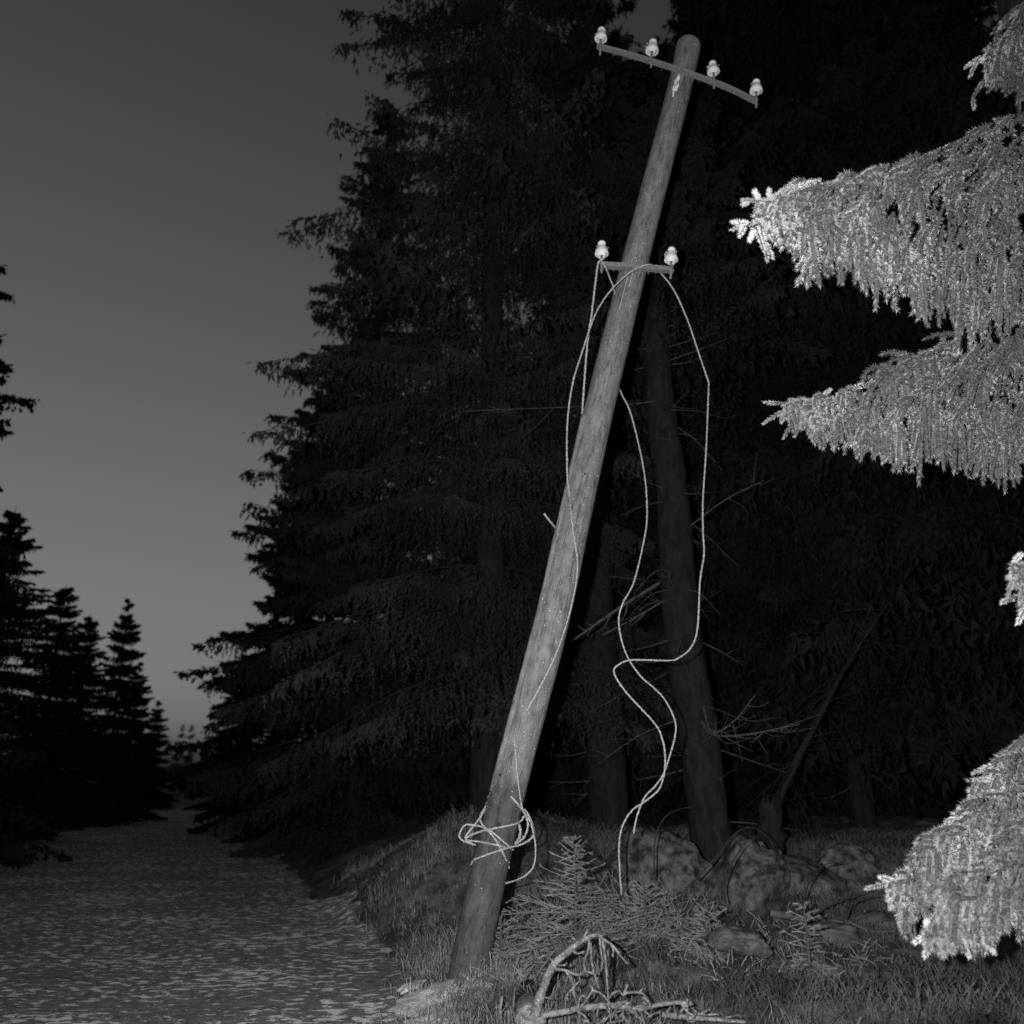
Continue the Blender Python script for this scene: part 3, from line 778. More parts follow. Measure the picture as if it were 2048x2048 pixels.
G1 = 'dark spruces along the road'; G2 = 'dark spruces across the road'
cp(470, 46, 1290, 'farthest spruce of the road side row, low beside the bright gap of sky', G1, 1.0)
cp(640, 24, 720, 'slim spruce in the road side row between the second and the smaller far one', G1, 2.0)
crL, tkL = spruce(13.5, 2.9, 0.2, 240, 150, 0.75, 12, 0.075, 0.024, 104, whorl=0.65)
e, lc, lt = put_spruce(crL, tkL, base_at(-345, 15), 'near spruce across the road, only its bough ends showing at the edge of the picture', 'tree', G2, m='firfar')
cp(-60, 22, 1010, 'spruce across the road filling the dark corner below the near bough ends', G2, 2.2, (lc, lt), 13.7)
cp(75, 30, 1165, 'round topped spruce across the road, left of the pointed one', G2, 0.7, (lc, lt), 13.7)
cp(135, 36, 1225, 'lower spruce across the road squeezed beside the pointed one', G2, 3.1, (lc, lt), 13.7)
cp(214, 30, 1205, 'slender pointed spruce standing out darkest across the road', G2, 1.9, wide=1.0)
cp(250, 33, 1330, 'short spruce at the foot of the slender pointed one', G2, 4.1)
cp(300, 46, 1405, 'small distant spruce next to the bright gap of sky across the road', G2, 0.4)
# far wood closing the road
fw = MB(); rg = np.random.default_rng(9)
crF, tkF = spruce(10.0, 1.9, 0.2, 110, 70, 0.7, 11, 0.085, 0.014, 105, whorl=0.8)
vF = np.concatenate(crF.v); tF = np.concatenate(crF.t)
def scatter(mbx, x, y, H, rz, z=None):
    c_, s_ = math.cos(rz), math.sin(rz); k = H / 10.0
    v = vF * k * [0.8, 0.8, 1]; v = np.stack([v[:, 0] * c_ - v[:, 1] * s_, v[:, 0] * s_ + v[:, 1] * c_, v[:, 2]], -1)
    v += [x, y, float(ground_h(x, y)) if z is None else z]; mbx.add(v, None, tF)
for k in range(26):
    px = rg.uniform(260, 560); Y_ = rg.uniform(75, 105); apex = rg.uniform(1420, 1480) + max(0, 60 - abs(px - 400)) * 0.6
    p = at(px, 1560, Y_); H = at(px, apex, Y_)[2] - float(ground_h(p[0], p[1])); scatter(fw, p[0], p[1], H, rg.uniform(0, 6))
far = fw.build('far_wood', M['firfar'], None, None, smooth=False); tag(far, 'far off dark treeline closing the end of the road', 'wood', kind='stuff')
# dense unlit forest behind on the right: reads as one dark mass
fw = MB()
spots = []
for k in range(30):
    px = rg.uniform(1180, 2250); Y_ = rg.uniform(14.5, 22)
    spots.append((px, Y_, 18 + rg.uniform(0, 6)))
for px in range(760, 1300, 60): spots.append((px + rg.uniform(-20, 20), rg.uniform(17, 21), 9 + rg.uniform(0, 3)))
for k in range(30): spots.append((rg.uniform(880, 2300), rg.uniform(24, 36), 10 + rg.uniform(0, 4)))
for (px, Y_) in ((1500, 13.5), (1640, 13), (1800, 12.5), (1960, 12), (2120, 11.5)): spots.append((px, Y_, 21.5))
for (px, Y_, H) in spots:
    z_ = at(px, 60, Y_)[2]
    if H > z_:
        r_ = 1.9 * 0.8 * H / 10 * (1 - z_ / H) ** 0.72 * 1.6
        if abs(px - 1350) < 85 + r_ * F / depth((0, Y_, z_)):
            H = at(px, rg.uniform(135, 240), Y_)[2]
    p = at(px, 1560, Y_); scatter(fw, p[0], p[1], H, rg.uniform(0, 6), z=float(ground_h(p[0], p[1])) + (2.0 if Y_ < 14 else 0))
p = at(1195, 1560, 15); scatter(fw, p[0], p[1], 20.5, 1.0)
for px in (1255, 1300, 1345, 1390, 1440, 1500):          # lower young trees that leave the gap open above
    Y_ = rg.uniform(14.5, 17); p = at(px, 1560, Y_); scatter(fw, p[0], p[1], at(px, 135 + 60 * rg.uniform(0, 1), Y_)[2], rg.uniform(0, 6))
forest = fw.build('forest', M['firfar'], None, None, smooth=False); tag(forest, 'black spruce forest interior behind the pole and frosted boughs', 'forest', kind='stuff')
print('forest built', fw.n)

# ------------------------------------------------------------------ forest trunks with dead twigs
def trunk_tree(pts, widths, label, seed, dead, crown_z=6.3, crown_h=9, up=5.0):
    rg = np.random.default_rng(seed)
    P = np.array([at(*p) for p in pts]); W = np.array([w_ / 2 * depth(p) / F for w_, p in zip(widths, P)])
    d_ = unit(P[-1] - P[-2]); 
    P = np.vstack([P, P[-1] + d_ * up]); W = np.r_[W, W[-1] * 0.45]
    b = P[0].copy(); b[2] = ground_h(b[0], b[1])
    P = np.vstack([b - [0, 0, .4], P]); W = np.r_[W[0] * 1.35, W]
    e_ = empty('conifer', b, label, 'tree', 'bare lower trunks at the forest edge')
    mb = MB(); path = smooth_path(np.c_[P, W], 90); tube(mb, path[:, :3], path[:, 3], 22, True, 0.05, rg)
    mb.build('trunk', M['bark'], e_, b)
    for br in dead:
        Q = smooth_path(np.array([at(*q) for q in br[0]]), 24); mb = MB()
        tube(mb, Q, np.linspace(br[1], br[1] * .45, 24), 6, True, 0.12, rg)
        for k in range(br[2]):
            i0 = rg.integers(4, 22); q0 = Q[i0]; l = rg.uniform(.12, .45)
            dd = unit(rg.normal(size=3) * [1, .6, .6] + unit(Q[-1] - Q[0]) * 1.2); q1 = q0 + dd * l * .5 + [0, 0, -.03]; q2 = q0 + dd * l + rg.normal(size=3) * .05
            tube(mb, smooth_path([q0, q1, q2], 8), np.linspace(br[1] * .4, 0.002, 8), 4, False)
        mb.build('dead_branch', M['deadwood'], e_, b)
    # stubs and fine dead twigs up the trunk
    mb = MB()
    for k in range(70):
        i0 = rg.integers(8, 70); q0 = path[i0, :3]; a = rg.uniform(0, 2 * math.pi); l = rg.uniform(.2, 1.1)
        dd = np.array([math.cos(a), math.sin(a), rg.uniform(-.45, .1)]); q1 = q0 + dd * l * .55; q2 = q0 + dd * l + [0, 0, rg.uniform(-.2, .12)]
        tube(mb, smooth_path([q0, q1, q2], 8), np.linspace(0.009, 0.002, 8), 4, False)
        for _ in range(3):
            s0 = q1 + (q2 - q1) * rg.uniform(0, 1); s1 = s0 + unit(dd + rg.normal(size=3) * .7) * rg.uniform(.08, .3); tube(mb, [s0, (s0 + s1) / 2 + [0, 0, .01], s1], [0.003, 0.002, 0.001], 3, False)
    mb.build('dead_twigs', M['deadwood'], e_, b)
    cr, tk = spruce(crown_h, 1.9, 0.0, 90, 90, .6, 10, 0.08, 0.016, seed)
    v = np.concatenate(cr.v); top = path[-1, :3].copy(); v[:, :2] *= 1.0; c2 = MB(); off = b + d_ * crown_z / max(d_[2], .5)
    c2.add(v + off, np.concatenate(cr.q) if cr.q else None, np.concatenate(cr.t)); c2.build('crown', M['firfar'], e_, b, smooth=False)
trunk_tree([(1424, 1700, 9.4), (1398, 1480, 9.45), (1362, 1240, 9.5), (1345, 1000, 9.55), (1318, 780, 9.6), (1308, 560, 9.7)], [84, 78, 72, 66, 56, 48],
           'thick dark conifer trunk leaning slightly, right behind the hanging wires', 201,
           [([(1320, 1165, 9.3), (1240, 1215, 9.0), (1142, 1283, 8.7)], 0.022, 5), ([(1330, 1200, 9.3), (1262, 1240, 9.1), (1205, 1270, 9.0)], 0.012, 6),
            ([(1400, 1440, 9.3), (1430, 1470, 9.1), (1500, 1468, 8.9), (1600, 1448, 8.8)], 0.012, 16), ([(1405, 1410, 9.3), (1425, 1465, 9.0), (1470, 1440, 8.9), (1510, 1390, 8.8)], 0.010, 12),
            ([(1370, 1060, 9.5), (1450, 1000, 9.3), (1530, 960, 9.2)], 0.008, 6), ([(1330, 800, 9.5), (1230, 810, 9.3), (930, 822, 9.0)], 0.007, 10)], crown_z=6.0, crown_h=3.8, up=2.0)
trunk_tree([(1218, 1640, 11.6), (1205, 1400, 11.6), (1190, 1200, 11.7), (1180, 900, 11.8)], [82, 76, 70, 60],
           'faint straight trunk between the pole and the thicker leaning trunk', 202, [([(1190, 1420, 11.4), (1260, 1380, 11.2), (1330, 1350, 11.2)], 0.012, 5)])
trunk_tree([(1722, 1600, 12.8), (1706, 1300, 12.8), (1690, 900, 12.9)], [48, 42, 36],
           'barely visible black trunk deeper in the forest beneath the middle frosted bough', 203, [])
# thin slanting dead sapling over the stump
mb = MB(); rg = np.random.default_rng(77)
Q = smooth_path(np.array([at(*q) for q in [(1545, 1640, 9.6), (1570, 1570, 9.6), (1640, 1430, 9.7), (1700, 1320, 9.8), (1780, 1200, 9.9)]]), 40)
tube(mb, Q, np.linspace(0.045, 0.008, 40), 8, True, 0.15, rg)
for k in range(80):
    i0 = rg.integers(3, 39); q0 = Q[i0]; l = rg.uniform(.15, 1.1) ** 1.3; s = 1 if rg.uniform() > .5 else -1
    dd = unit(np.array([rg.uniform(.3, 1) * s, rg.uniform(-1, 1), -0.35 + rg.uniform(-.6, .6)])); q2 = q0 + dd * l + [0, 0, rg.uniform(-.25, .05)]
    tube(mb, smooth_path([q0, q0 + dd * l * .5, q2], 8), np.linspace(0.006, 0.0015, 8), 3, False)
o = mb.build('dead_sapling', M['bark'], None, Q[0]); tag(o, 'thin slanting dead tree with fine bare twigs rising behind the boulders', 'tree')
# faint distant post with banded marker at the forest edge
p = at(524, 1600, 24); e_ = empty('roadside_post', (p[0], p[1], ground_h(p[0], p[1])), 'slim distant post with a small banded marker at the road edge', 'post')
mb = MB(); tube(mb, [(p[0], p[1], p[2] - .5), (p[0], p[1], p[2] + 7.5)], 0.10, 12); mb.build('shaft', M['bark'], e_, e_.location)
q_ = at(524, 1475, 23.88)
for k in range(4):
    mb = MB(); z_ = q_[2] + 0.17 - 0.11 * k; tube(mb, [(p[0], p[1], z_), (p[0], p[1], z_ + 0.045)], 0.108, 14); mb.build('band', M['stripe'], e_, e_.location)

# ------------------------------------------------------------------ boulders
def boulder(px, py, Y_, rx, ry, rz_, seed, label, m='rock'):
    rg = np.random.default_rng(seed); p = at(px, py, Y_)
    import bmesh
    bm = bmesh.new(); bmesh.ops.create_icosphere(bm, subdivisions=5, radius=1.0)
    from mathutils import noise
    for v in bm.verts:
        n_ = v.co.normalized(); q = n_ * 1.2 + Vector((seed, 0, 0))
        r = 1 + 0.28 * noise.noise(q) + 0.12 * noise.noise(q * 2.7) + 0.08 * noise.noise(q * 6.5) + 0.05 * noise.noise(q * 14) + 0.03 * noise.noise(q * 30)
        n_ = Vector((n_.x, n_.y, max(n_.z, -0.5)))
        # flattened facets
        c = n_ * r
        for k in range(5):
            f = Vector(noise.random_unit_vector()) if False else Vector((math.sin(seed * 3 + k * 2.1), math.cos(seed * 1.7 + k * 1.3), math.sin(k * 1.9 + seed))).normalized()
            dd = c.dot(f)
            if dd > 0.78: c -= f * (dd - 0.78) * 0.8
        v.co = Vector((c.x * rx, c.y * ry, c.z * rz_))
    me = bpy.data.meshes.new('boulder'); bm.to_mesh(me); bm.free()
    me.polygons.foreach_set('use_smooth', [True] * len(me.polygons)); me.materials.append(M[m])
    o = bpy.data.objects.new('boulder', me); C.objects.link(o); o.location = Vector(p); o.rotation_euler = (0, 0, seed)
    return tag(o, label, 'rock', 'boulders on the bank')
boulder(1490, 1775, 8.4, 0.36, 0.40, 0.42, 3, 'tall pale boulder at the foot of the thick leaning trunk')
boulder(1590, 1785, 8.6, 0.42, 0.4, 0.32, 5, 'broad dark blotched boulder between the tall pale one and the round one')
boulder(1695, 1735, 8.9, 0.26, 0.3, 0.20, 8, 'rounded small boulder nearest the lowest frosted bough, topping the pile')
boulder(1310, 1770, 8.6, 0.50, 0.4, 0.46, 12, 'mossy pale boulder left of the thick trunk, behind the wire ends')
boulder(1470, 1885, 6.6, 0.24, 0.2, 0.10, 15, 'low flat stone amid the undergrowth in front of the boulders', 'snowpatch')
boulder(1640, 1870, 7.2, 0.30, 0.2, 0.09, 18, 'long flat stone below the fallen stick', 'snowpatch')
boulder(1740, 1850, 7.6, 0.25, 0.2, 0.12, 21, 'half buried stone beside the tip of the lowest frosted bough', 'rock')

# ------------------------------------------------------------------ grass and undergrowth
rg = np.random.default_rng(31)
def blades(mb, n, x0, x1, y0, y1, dens, hmin, hmax, wd, arch=0.5, cl=2.2):
    X = rg.uniform(x0, x1, n); Y = rg.uniform(y0, y1, n)
    k = dens(X, Y) > rg.uniform(0, 1, n); X, Y = X[k], Y[k]
    cl_ = 0.5 + 0.5 * vnoise(X, Y, cl, 12)
    h = (hmin + (hmax - hmin) * rg.uniform(0, 1, len(X)) ** 1.5) * (0.15 + 1.5 * cl_ ** 2)
    z = ground_h(X, Y); a = rg.uniform(0, 2 * math.pi, len(X)); b = np.stack([X, Y, z - 0.02], -1)
    d = np.stack([np.cos(a), np.sin(a), 0 * a], -1); lean = (arch * rg.uniform(0.1, 1.2, len(X)) * h)[:, None]
    wv = np.stack([-np.sin(a), np.cos(a), 0 * a], -1) * wd * rg.uniform(.6, 1.4, len(X))[:, None]
    up = np.array([0, 0, 1.0])
    p1 = b + up * (h * .6)[:, None] + d * lean * .3; p2 = b + up * (h * .92)[:, None] + d * lean; p3 = p2 + d * lean * .55 - up * (h * .10)[:, None]
    v = np.stack([b - wv, b + wv, p1 + wv, p1 - wv, p2 + wv * .8, p2 - wv * .8, p3], 1).reshape(-1, 3)
    i = (np.arange(len(X)) * 7)[:, None]
    mb.add(v, np.concatenate([i + [[0, 1, 2, 3]], i + [[3, 2, 4, 5]]]), i + [[5, 4, 6]])
g = MB()
def dens_v(X, Y):
    d = road_d(X, Y); e = sstep(0.08, 0.35, d + 0.2 * vnoise(X, Y, 1.7, 21)) * (1 - sstep(1.0, 1.9, d))
    return e * np.clip(0.25 + 1.3 * (0.5 + 0.5 * vnoise(X, Y, 1.9, 12)), 0, 1)
blades(g, 80000, -4.0, 2.0, 4.5, 13, dens_v, 0.03, 0.20, 0.0020, 1.1)
blades(g, 40000, -3.2, 0.6, 6.0, 9.5, lambda X, Y: dens_v(X, Y) * (vnoise(X, Y, 1.6, 44) > 0.15), 0.08, 0.26, 0.0018, 1.1, 3.1)
def dens_f(X, Y):
    return np.exp(-((X + 0.12) ** 2 / 0.14 + (Y - 6.3) ** 2 / 0.3))
blades(g, 30000, -1.2, 0.9, 5.4, 7.3, dens_f, 0.04, 0.20, 0.0019, 1.1, 6)
grass = g.build('grass', M['grass'], None, None, smooth=False); tag(grass, 'frosted tufts of grass on the verge round the pole', 'grass', kind='stuff')
g = MB()
n = 30000
X = rg.uniform(-1.5, 7, n); Y = rg.uniform(4.2, 11, n); d = road_d(X, Y)
k = (sstep(0.9, 1.8, d) * np.clip(0.25 + 1.2 * (0.5 + 0.5 * vnoise(X, Y, 1.3, 33)), 0, 1) > rg.uniform(0, 1, n)) & (np.abs(X - 0.0) + np.abs(Y - 6.2) > 0.5)
X, Y = X[k], Y[k]; h = rg.uniform(0.04, 0.17, len(X)) * (0.4 + 0.8 * (0.5 + 0.5 * vnoise(X, Y, 2.4, 34)))
p0 = np.stack([X, Y, ground_h(X, Y) - 0.02], -1); lean = rg.normal(size=(len(X), 3)) * [.5, .5, 0] * h[:, None]
p2 = p0 + lean + np.stack([0 * h, 0 * h, h], -1); p1 = (p0 + p2) / 2 - lean * .15
needles(g, p0, p1, p2, 22, 0.020, 0.0022, rg, ang=0.8)
cores(g, p0, p1, p2, 0.0022, 0.001, 3, 4)
hea = g.build('undergrowth', M['heather'], None, None, smooth=False); tag(hea, 'dark low heathery undergrowth covering the bank', 'undergrowth', kind='stuff')

# ------------------------------------------------------------------ small frosted spruce sapling beside the pole
def sapling(px, py, Y_, H, Rw, label, seed, nb=60):
    rg = np.random.default_rng(seed)
    p = at(px, py, Y_); p[2] = ground_h(p[0], p[1])
    e_ = empty('spruce_sapling', p, label, 'tree')
    mb = MB(); tube(mb, [p - [0, 0, .1], p + [0.01, 0, H * .5], p + [0, 0, H]], [0.014, 0.010, 0.004], 6); mb.build('stem', M['deadwood'], e_, p)
    P0, P1, P2 = [], [], []
    for k in range(nb):
        u = (k / nb) ** 1.35; z = H * (0.06 + 0.92 * u); a = k * 2.4 + rg.uniform(-.6, .6); L = Rw * (1 - u) ** 1.2 * rg.uniform(.35, 1.2) + .05
        dd = np.array([math.cos(a), math.sin(a), 0.0]); b0 = p + [0, 0, z]; tip = b0 + dd * L + [0, 0, L * (-0.1 + rg.uniform(-.15, .25) + .9 * u ** 2)]; mid = b0 + dd * L * .5 + [0, 0, L * (.0 + .2 * u)]
        P0.append(b0); P1.append(mid); P2.append(tip)
        for s in np.linspace(.25, .95, max(2, int(L / .065))):
            q = bez(b0, mid, tip, s)
            for sg in (-1, 1):
                if rg.uniform() < .35: continue
                l = (L * .42 * (1.1 - s) + .03) * rg.uniform(.6, 1.4); side = np.array([-dd[1], dd[0], 0]) * sg
                t_ = q + unit(dd * rg.uniform(.3, 1) + side * .8 + np.array([0, 0, rg.uniform(-.5, .5)])) * l; P0.append(q); P1.append((q + t_) / 2); P2.append(t_)
    P0, P1, P2 = map(np.array, (P0, P1, P2))
    nd = MB(); cores(nd, P0, P1, P2, .003, .002, 3, 4); needles(nd, P0, P1, P2, 60, .016, .0014, rg, ang=.8, solid=False, taper=.1)
    nd.build('needles', M['sapling'], e_, p, smooth=False)
sapling(1150, 1850, 7.0, 0.80, 0.62, 'small frosted spruce sapling standing beside the pole foot', 301, 80)
sapling(1290, 1860, 7.2, 0.36, 0.48, 'low bushy spruce seedling between the sapling and the pale boulder', 302, 40)
sapling(1000, 1945, 6.75, 0.33, 0.30, 'tiny flattened spruce seedling pressed against the pole base', 303, 34)
sapling(1620, 1960, 6.3, 0.42, 0.22, 'upright seedling alone in the dark undergrowth below the boulders', 304, 26)
sapling(1420, 1900, 6.7, 0.28, 0.30, 'spreading seedling in front of the low flat stone', 305, 26)

M['snow'] = mat('thin_old_snow', 0.55, 0.9, 12, 0.85, bump=1.0, bscale=50, lo=0.35, hi=0.65)
p = gpt(845, 2010); mb = MB()
for (ox, oy, rx, ry) in ((0, 0, .26, .34), (.10, -.35, .22, .25), (-.12, .42, .10, .14), (.30, .12, .13, .12)):
    nr, na = 14, 48; V = []; q = []
    for a_ in range(na):
        th = a_ * 2 * math.pi / na; ed = 1 + .28 * float(vnoise(math.cos(th) * 2 + ox * 9, math.sin(th) * 2, 1.2, 5)) + .12 * float(vnoise(math.cos(th) * 7, math.sin(th) * 7 + oy, 1.2, 6))
        for r_ in range(nr):
            u = r_ / (nr - 1); x = p[0] + ox + rx * ed * u * math.cos(th); y = p[1] + oy + ry * ed * u * math.sin(th)
            V.append([x, y, float(ground_h(x, y)) + .030 * (1 - u ** 3) + .010 * float(vnoise(x, y, 14, 3)) * (1 - u) - .006])
    for a_ in range(na):
        for r_ in range(nr - 1):
            b_ = (a_ + 1) % na; q.append([a_ * nr + r_, a_ * nr + r_ + 1, b_ * nr + r_ + 1, b_ * nr + r_])
    mb.add(V, q)
tag(mb.build('snow_patch', M['snow'], None, p), 'thin crusty patches of frost where the verge meets the road below the pole', kind='stuff')

# messy frosted brush of low twigs round the sapling
rg = np.random.default_rng(71)
def brush(n, px0, px1, py0, py1, lmin, lmax):
    P0, P1, P2 = [], [], []
    for k in range(n):
        p = gpt(rg.uniform(px0, px1), rg.uniform(py0, py1)); base_a = rg.uniform(0, 6.28)
        for j in range(rg.integers(3, 8)):
            a = base_a + rg.normal() * .9; l = rg.uniform(lmin, lmax); el = rg.uniform(.15, 1.2)
            d_ = np.array([math.cos(a) * math.cos(el), math.sin(a) * math.cos(el), math.sin(el)])
            s_ = p + rg.normal(size=3) * [.05, .05, 0]; e_ = s_ + d_ * l; e_[2] -= l * .15
            P0.append(s_); P2.append(e_); P1.append((s_ + e_) / 2 + [0, 0, l * .12])
    return np.array(P0), np.array(P1), np.array(P2)
nd = MB()
for args in ((95, 1010, 1360, 1790, 1900, .12, .38), (45, 1000, 1120, 1880, 1980, .08, .22), (60, 1350, 1760, 1850, 1960, .06, .20), (40, 1240, 1420, 1740, 1850, .08, .26)):
    a_, b_, c_ = brush(*args); cores(nd, a_, b_, c_, .003, .002, 3, 4); needles(nd, a_, b_, c_, 60, .015, .0014, rg, ang=.85, taper=.1)
tag(nd.build('brush', M['sapling'], None, None, smooth=False), 'tangle of low frosted brush and twigs between the pole foot and the boulders', 'brush', kind='stuff')

# ------------------------------------------------------------------ fallen frosted branches at the bottom
def gz(px, py, Y_, lift=0.0): p = at(px, py, Y_); return p
rg = np.random.default_rng(55)
def branchy(paths, name, label, cat, m='fallen', twigs=()):
    mb = MB(); first = None
    for (pts, r0, r1) in paths:
        Q = smooth_path(np.array([at(*q) for q in pts]), max(8, len(pts) * 9)); first = Q[0] if first is None else first
        tube(mb, Q, np.linspace(r0, r1, len(Q)), 8 if r0 > .012 else 5, True, 0.16, rg)
        k = np.arange(len(Q) - 1); needles(mb, Q[k], (Q[k] + Q[k + 1]) / 2, Q[k + 1], 10, 0.008, 0.0016, rg, ang=1.3)
    o = mb.build(name, M[m], None, first); return tag(o, label, cat)
def c5(x, y, Y_): return (1000 + x / 3.864, 1850 + y / 3.864, Y_)
YB = 5.5
arch = [([c5(270, 700, YB), c5(310, 560, YB), c5(360, 420, YB), c5(420, 300, YB), c5(530, 200, YB), c5(620, 130, YB), (1190, 1870, YB), c5(790, 90, YB - .03)], 0.030, 0.010),
        ([c5(780, 95, YB), c5(870, 160, YB - .05), c5(940, 250, YB - .08), c5(985, 300, YB - .1)], 0.009, 0.006),
        ([c5(690, 110, YB), c5(680, 200, YB - .04), c5(650, 280, YB - .05), c5(658, 350, YB - .05)], 0.007, 0.006),
        ([c5(430, 340, YB), c5(500, 350, YB - .03), c5(600, 385, YB - .05), c5(670, 360, YB - .05), c5(740, 385, YB - .05)], 0.009, 0.006),
        ([c5(510, 360, YB - .03), c5(550, 420, YB - .03), c5(570, 480, YB - .03), c5(525, 530, YB - .03), c5(520, 580, YB - .03)], 0.007, 0.005),
        ([c5(610, 385, YB - .05), c5(615, 430, YB - .05), c5(570, 490, YB - .04), c5(590, 610, YB - .04)], 0.006, 0.004),
        ([c5(770, 100, YB), c5(780, 200, YB - .04), c5(790, 280, YB - .04), c5(780, 360, YB - .04)], 0.006, 0.004),
        ([c5(790, 100, YB), c5(810, 230, YB), c5(825, 400, YB), c5(835, 560, YB)], 0.009, 0.006),
        ([c5(700, 130, YB), c5(710, 280, YB - .03), c5(725, 370, YB - .02), c5(770, 500, YB)], 0.006, 0.004),
        ([c5(850, 140, YB - .05), c5(875, 190, YB - .06), c5(872, 245, YB - .06)], 0.005, 0.004),
        ([c5(640, 130, YB), c5(655, 80, YB), c5(680, 40, YB)], 0.008, 0.005),
        ([c5(600, 140, YB), c5(580, 110, YB), c5(555, 105, YB)], 0.006, 0.004),
        ([c5(420, 300, YB), c5(360, 235, YB - .03), c5(300, 255, YB - .05)], 0.005, 0.003),
        ([c5(450, 310, YB), c5(500, 310, YB), c5(518, 292, YB)], 0.007, 0.005),
        ([c5(560, 200, YB), c5(600, 220, YB - .03), c5(650, 205, YB - .04)], 0.006, 0.004),
        ([c5(340, 560, YB), c5(380, 565, YB - .03), c5(410, 575, YB - .03)], 0.005, 0.003)]
branchy(arch, 'broken_branch', 'arched frosted broken branch with dangling twigs in the foreground below the pole', 'branch')
low = [([c5(330, 700, 5.45), c5(520, 665, 5.45), c5(640, 640, 5.45), c5(850, 625, 5.45), c5(1000, 640, 5.4), c5(1100, 650, 5.4), c5(1200, 620, 5.4), c5(1350, 600, 5.4), c5(1480, 610, 5.4)], 0.018, 0.012),
       ([c5(620, 640, 5.4), c5(680, 560, 5.4), c5(715, 500, 5.4), c5(700, 470, 5.4)], 0.008, 0.005),
       ([c5(600, 640, 5.4), c5(620, 560, 5.4), c5(640, 545, 5.4), c5(670, 580, 5.4)], 0.006, 0.004),
       ([c5(720, 505, 5.4), c5(780, 530, 5.4), c5(830, 580, 5.4), c5(850, 620, 5.4)], 0.007, 0.006),
       ([c5(830, 580, 5.4), c5(870, 530, 5.35), c5(920, 510, 5.35), c5(950, 540, 5.35), c5(1000, 520, 5.35), c5(1100, 530, 5.35), c5(1160, 600, 5.35)], 0.008, 0.005),
       ([c5(960, 530, 5.35), c5(985, 460, 5.35)], 0.008, 0.006), ([c5(1070, 530, 5.35), c5(1100, 495, 5.35)], 0.008, 0.006),
       ([c5(900, 640, 5.35), c5(870, 700, 5.35), c5(840, 765, 5.35)], 0.007, 0.005), ([c5(980, 650, 5.35), c5(1050, 690, 5.35), c5(1120, 760, 5.35)], 0.009, 0.006),
       ([c5(600, 670, 5.4), c5(650, 700, 5.35), c5(700, 765, 5.35)], 0.008, 0.005), ([c5(940, 660, 5.35), c5(860, 690, 5.3), c5(800, 750, 5.3)], 0.006, 0.004),
       ([c5(1250, 690, 5.35), c5(1400, 710, 5.35), c5(1600, 725, 5.35), c5(1900, 750, 5.35)], 0.016, 0.008),
       ([c5(1480, 640, 5.38), c5(1550, 690, 5.36), c5(1690, 690, 5.36)], 0.007, 0.005), ([c5(1400, 610, 5.4), c5(1460, 680, 5.36), c5(1560, 720, 5.36)], 0.007, 0.004),
       ([c5(1520, 700, 5.36), c5(1600, 665, 5.36)], 0.006, 0.004), ([c5(1700, 730, 5.36), c5(1830, 700, 5.36), c5(1870, 715, 5.36)], 0.006, 0.004)]
for k in range(46):
    x = rg.uniform(600, 1500); y = rg.uniform(600, 770); a = rg.uniform(0, 6.28); l = rg.uniform(40, 130); Yq = rg.uniform(5.25, 5.5)
    low.append(([c5(x, y, Yq), c5(x + l * .5 * math.cos(a), y + l * .4 * math.sin(a) + rg.uniform(-15, 15), Yq), c5(x + l * math.cos(a), y + l * .8 * math.sin(a), Yq)], rg.uniform(.004, .008), .003))
branchy(low, 'fallen_branch', 'frosted fallen branch with a net of twigs lying along the bottom edge', 'branch')
# sawn log end
p = at(1062, 2042, 5.5); mb = MB(); tube(mb, [p + [0, 0.9, -.05], p + [0, .02, 0], p], [0.085, 0.088, 0.078], 22, True, 0.02, rg)
tag(mb.build('log', M['fallen'], None, p), 'round sawn log end beneath the arched branch', 'log')
for (a, b, c_, lab) in (((1005, 2060), (1000, 2020), (1004, 1992), 'bare upright stick between the pole base and the log, the taller of two'), ((1018, 2060), (1017, 2040), (1016, 2020), 'bare upright stick beside the log, the shorter of two')):
    mb = MB(); tube(mb, [at(*a, 5.7), at(*b, 5.7), at(*c_, 5.7)], [0.011, 0.010, 0.008], 7, True, .1, rg); tag(mb.build('stick', M['fallen'], None, at(*a, 5.7)), lab, 'stick')

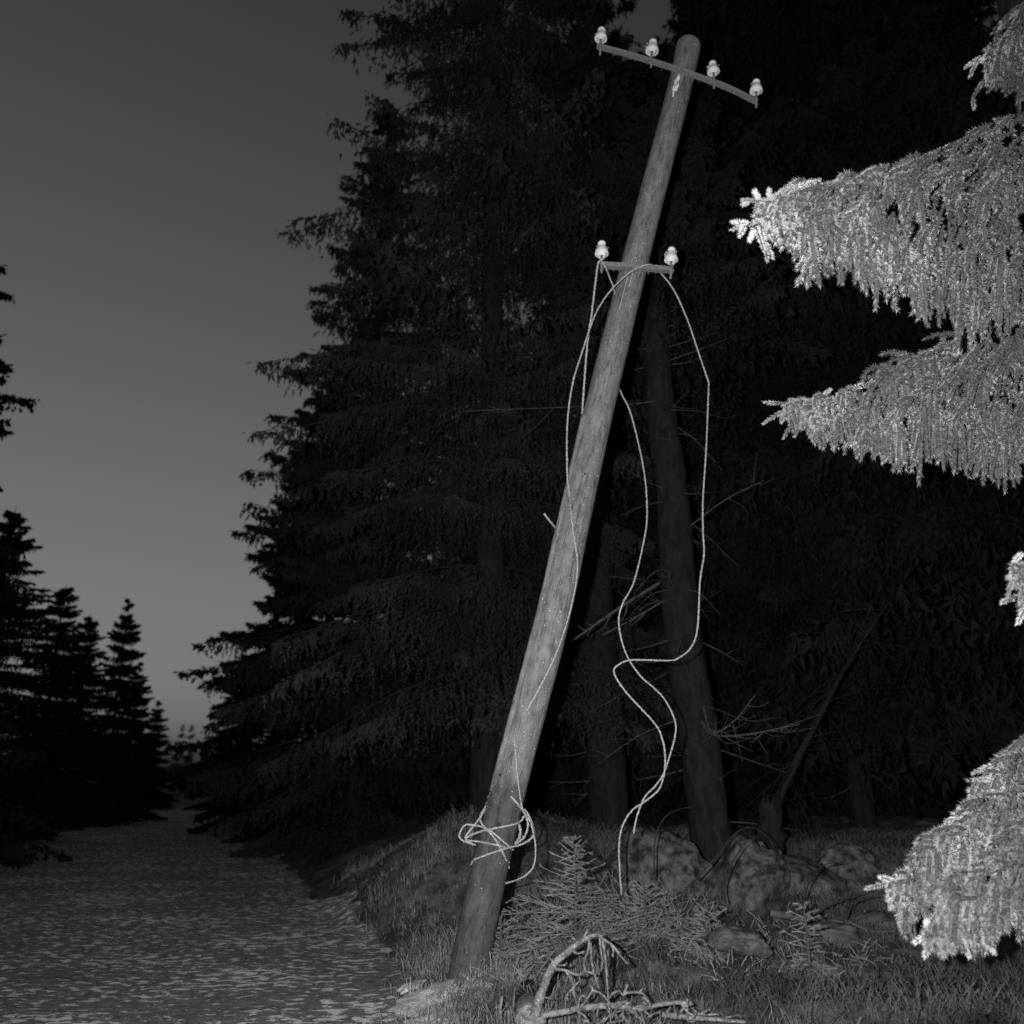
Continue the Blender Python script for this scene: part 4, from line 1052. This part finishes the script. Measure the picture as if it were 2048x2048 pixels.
# dark arching bramble stems over the boulders
def c8(x, y, Y_): return (1150 + x / 2.1514, 1550 + y / 2.1514, Y_)
arcs = [([c8(340, 430, 7.6), c8(345, 280, 7.6), c8(380, 190, 7.6), c8(440, 150, 7.7), c8(500, 138, 7.8)], 'dark bramble stem arching in front of the mossy pale boulder'),
        ([c8(520, 450, 7.4), c8(600, 360, 7.4), c8(680, 260, 7.5), c8(760, 225, 7.6), c8(830, 270, 7.6), c8(858, 330, 7.6), c8(850, 390, 7.6)], 'longest dark bramble stem arching right over the tall pale boulder'),
        ([c8(650, 550, 7.3), c8(640, 480, 7.3), c8(670, 390, 7.3), c8(720, 310, 7.4), c8(760, 275, 7.4)], 'dark bramble stem rising against the tall pale boulder'),
        ([c8(985, 600, 7.4), c8(990, 520, 7.4), c8(1020, 440, 7.4), c8(1080, 385, 7.5), c8(1160, 375, 7.6)], 'dark bramble stem arching below the rounded small boulder'),
        ([c8(1020, 610, 7.3), c8(1100, 560, 7.3), c8(1200, 520, 7.3), c8(1290, 480, 7.3)], 'low slanting dark stem near the tip of the lowest frosted bough'),
        ([c8(1170, 630, 7.3), c8(1190, 560, 7.3), c8(1250, 530, 7.3), c8(1310, 520, 7.3)], 'short dark stem curling just below the lowest frosted bough tip')]
for pts, lab in arcs:
    Q = smooth_path(np.array([at(*q) for q in pts]), 40); mb = MB(); tube(mb, Q, np.linspace(.006, .003, 40), 6, True, .1, rg)
    tag(mb.build('bramble_stem', M['bramble'], None, Q[0]), lab, 'plant', 'dark bramble stems by the boulders')
for pts, r, lab in (([(1540, 1826, 7.5), (1640, 1840, 7.5), (1700, 1850, 7.5), (1765, 1872, 7.5)], .03, 'dark fallen stick lying below the boulders, the thicker one'),
                    ([(1690, 1840, 7.4), (1740, 1862, 7.3), (1790, 1862, 7.2)], .012, 'dark fallen stick tip touching the half buried stone')):
    Q = smooth_path(np.array([at(*q) for q in pts]), 20); mb = MB(); tube(mb, Q, np.linspace(r, r * .6, 20), 8, True, .15, rg)
    tag(mb.build('stick', M['heather'], None, Q[0]), lab, 'stick')
# broken stump
p = gpt(1545, 1680); mb = MB()
tube(mb, smooth_path([at(1540, 1690, 9.5) - [0, 0, .3], at(1540, 1660, 9.5), at(1543, 1605, 9.5)], 12), np.linspace(.16, .11, 12), 14, True, .18, rg)
for k in range(10):
    q0 = at(1543 + rg.uniform(-18, 18), 1606, 9.5 + rg.uniform(-.08, .08)); tube(mb, [q0 - [0, 0, .1], q0 + [0, 0, rg.uniform(.03, .14)]], [.03, .006], 5, True)
tag(mb.build('stump', M['bark'], None, at(1540, 1690, 9.5)), 'jagged broken stump behind the boulders at the foot of the slanting dead tree', 'stump')
print('done')
